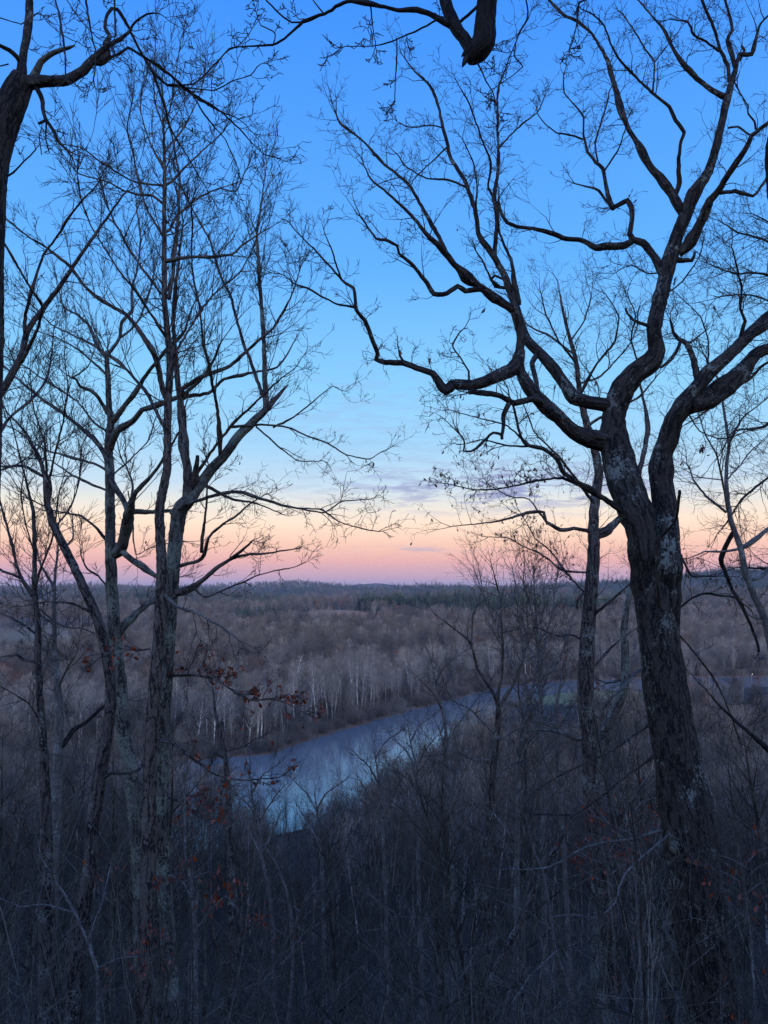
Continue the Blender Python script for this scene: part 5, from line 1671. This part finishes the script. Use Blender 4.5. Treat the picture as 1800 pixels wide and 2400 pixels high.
scatter_object('woodland', wp, wi, ws, NR.uniform(0, 6.28, len(wi)), PROTO)

# ------------------------------------------------------------------ undergrowth on the dark slope
UND = dict(lv=[(6, 5, .5, 4), (4, 4, .5, 3), (3, 0, .45, 3)], wig=.15, trop=.05, rmin=.0042, ang=(25, 60))
BRUSH = []
for k in range(6):
    mb = MB()
    if k < 3:       # clumps of thin stems
        for j in range(9):
            a = R.uniform(0, 6.28)
            d = Vector((math.cos(a) * R.uniform(.1, .5), math.sin(a) * R.uniform(.1, .5), 1)).normalized()
            grow(mb, Vector((R.gauss(0, .35), R.gauss(0, .35), -.1)), d, R.uniform(2.0, 4.2), R.uniform(.010, .022), 0, UND)
    else:           # single saplings
        tb, cb = bare_tree(R.uniform(5, 8), .035, .2, 16, .28, 25, 65, UND, crook=.06)
        mb.tubes = tb.tubes + cb.tubes
    BRUSH.append(mb.mesh('brush', [M_SLOPE if k % 2 else M_STWIG]))
mb = MB()           # low tangle still holding brown leaves
for j in range(60):
    a = R.uniform(0, 6.28)
    d = Vector((math.cos(a), math.sin(a), R.uniform(.2, 1.2))).normalized()
    grow(mb, Vector((R.gauss(0, .5), R.gauss(0, .5), 0)), d, R.uniform(.8, 2.0), .008, 0, dict(UND, lv=[(4, 4, .5, 3), (3, 0, .5, 3)]))
for p_, r_, s_, m_ in list(mb.tubes):
    if R.random() < .5:
        e = p_[-1]
        v = Vector((R.gauss(0, .05), R.gauss(0, .05), -.03))
        w = Vector((R.gauss(0, .03), R.gauss(0, .03), -.06))
        mb.face([e, e + v, e + v + w, e + w], 1)
BRUSH.append(mb.mesh('leafy_brush', [M_STWIG, M_RED]))

pts, idx, sc = [], [], []
y = 7.5
while y < 150:
    st = .95 + y * .022
    xw = .6 * y + 4
    x = -xw
    while x < xw:
        a, b = x + R.uniform(-.5, .5) * st, y + R.uniform(-.5, .5) * st
        x += st
        g = gz(a, b)
        k = R.choice((0, 0, 1, 1, 2, 2, 3, 4, 5)) if R.random() > .035 else 6
        s = R.uniform(.55, 1.15)
        if b < 13:
            s *= .75
        hgt = (4.2 if k < 3 else 7.0 if k < 6 else 1.5)
        px, py = proj(a, b, g + hgt * s)
        lim = np.interp(px, TOPX, TOPY) + (150 if b < 30 else 70)
        if py < lim:
            s *= .5
            if proj(a, b, g + hgt * s)[1] < lim:
                continue
        if g < .5:
            continue
        pts.append((a, b, g))
        idx.append(k)
        sc.append(s)
    y += st
PALE = []
ARCH = dict(lv=[(9, 4, .42, 4), (5, 3, .45, 3), (3, 0, .45, 3)], wig=.085, trop=.05, rmin=.0036, ang=(25, 60))
for k in range(7):
    mb = MB()
    for j in range(2 + k % 3):
        a = R.uniform(0, 6.28)
        d = Vector((math.cos(a) * R.uniform(.02, .3), math.sin(a) * R.uniform(.02, .3), 1)).normalized()
        grow(mb, Vector((R.gauss(0, .25), R.gauss(0, .25), -.2)), d, R.uniform(4.0, 8.0), R.uniform(.016, .032), 0, ARCH)
    PALE.append(mb.mesh('pale_sapling', [M_PTWIG]))
pp, pi, ps = [], [], []
for _ in range(4000):
    b = 8.5 + 34 * R.random()
    a = R.uniform(-.6, .6) * b + R.uniform(-1, 1)
    k = R.randrange(7)
    s = R.uniform(.55, 1.05)
    g = gz(a, b)
    q = proj(a, b, g + 8 * s)
    if q[1] < np.interp(q[0], TOPX, TOPY) + 70 + (150 if b < 14 else 0) or len(pp) > 360:
        continue
    pp.append((a, b, g)); pi.append(k); ps.append(s)
scatter_object('pale_undergrowth', pp, pi, ps, NR.uniform(0, 6.28, len(pi)), PALE)
scatter_object('undergrowth', pts, idx, sc, NR.uniform(0, 6.28, len(idx)), BRUSH)
print('slope trees', len(placed), 'wood', len(wi), 'brush', len(idx))

# ------------------------------------------------------------------ far right: a lit yard light near the river
x = 173.0
lampo = empty('yard_light', (x, 368, gz(x, 368)), label='tiny lit yard light by the river beyond the massive forked oak', cat='street lamp')
mb = MB()
mb.add([Vector((0, 0, -.3)), Vector((0, 0, 3)), Vector((0, 0, 6.2)), Vector((0, -.5, 6.8)), Vector((0, -1.1, 6.9))], [.09, .08, .07, .05, .05], 8)
mb.build('pole', [M_FARTRUNK], lampo)
ml, n_, l_, b_ = material('lamp_glow')
b_.inputs['Base Color'].default_value = (.8, .75, .6, 1)
b_.inputs['Emission Color'].default_value = (1, .85, .6, 1)
b_.inputs['Emission Strength'].default_value = 6.0
mb = MB()
mb.add([Vector((0, -1.1, 6.55)), Vector((0, -1.1, 6.65)), Vector((0, -1.1, 6.8)), Vector((0, -1.1, 6.92))], [.03, .05, .045, .015], 10)
mb.build('lamp_shade', [ml], lampo)
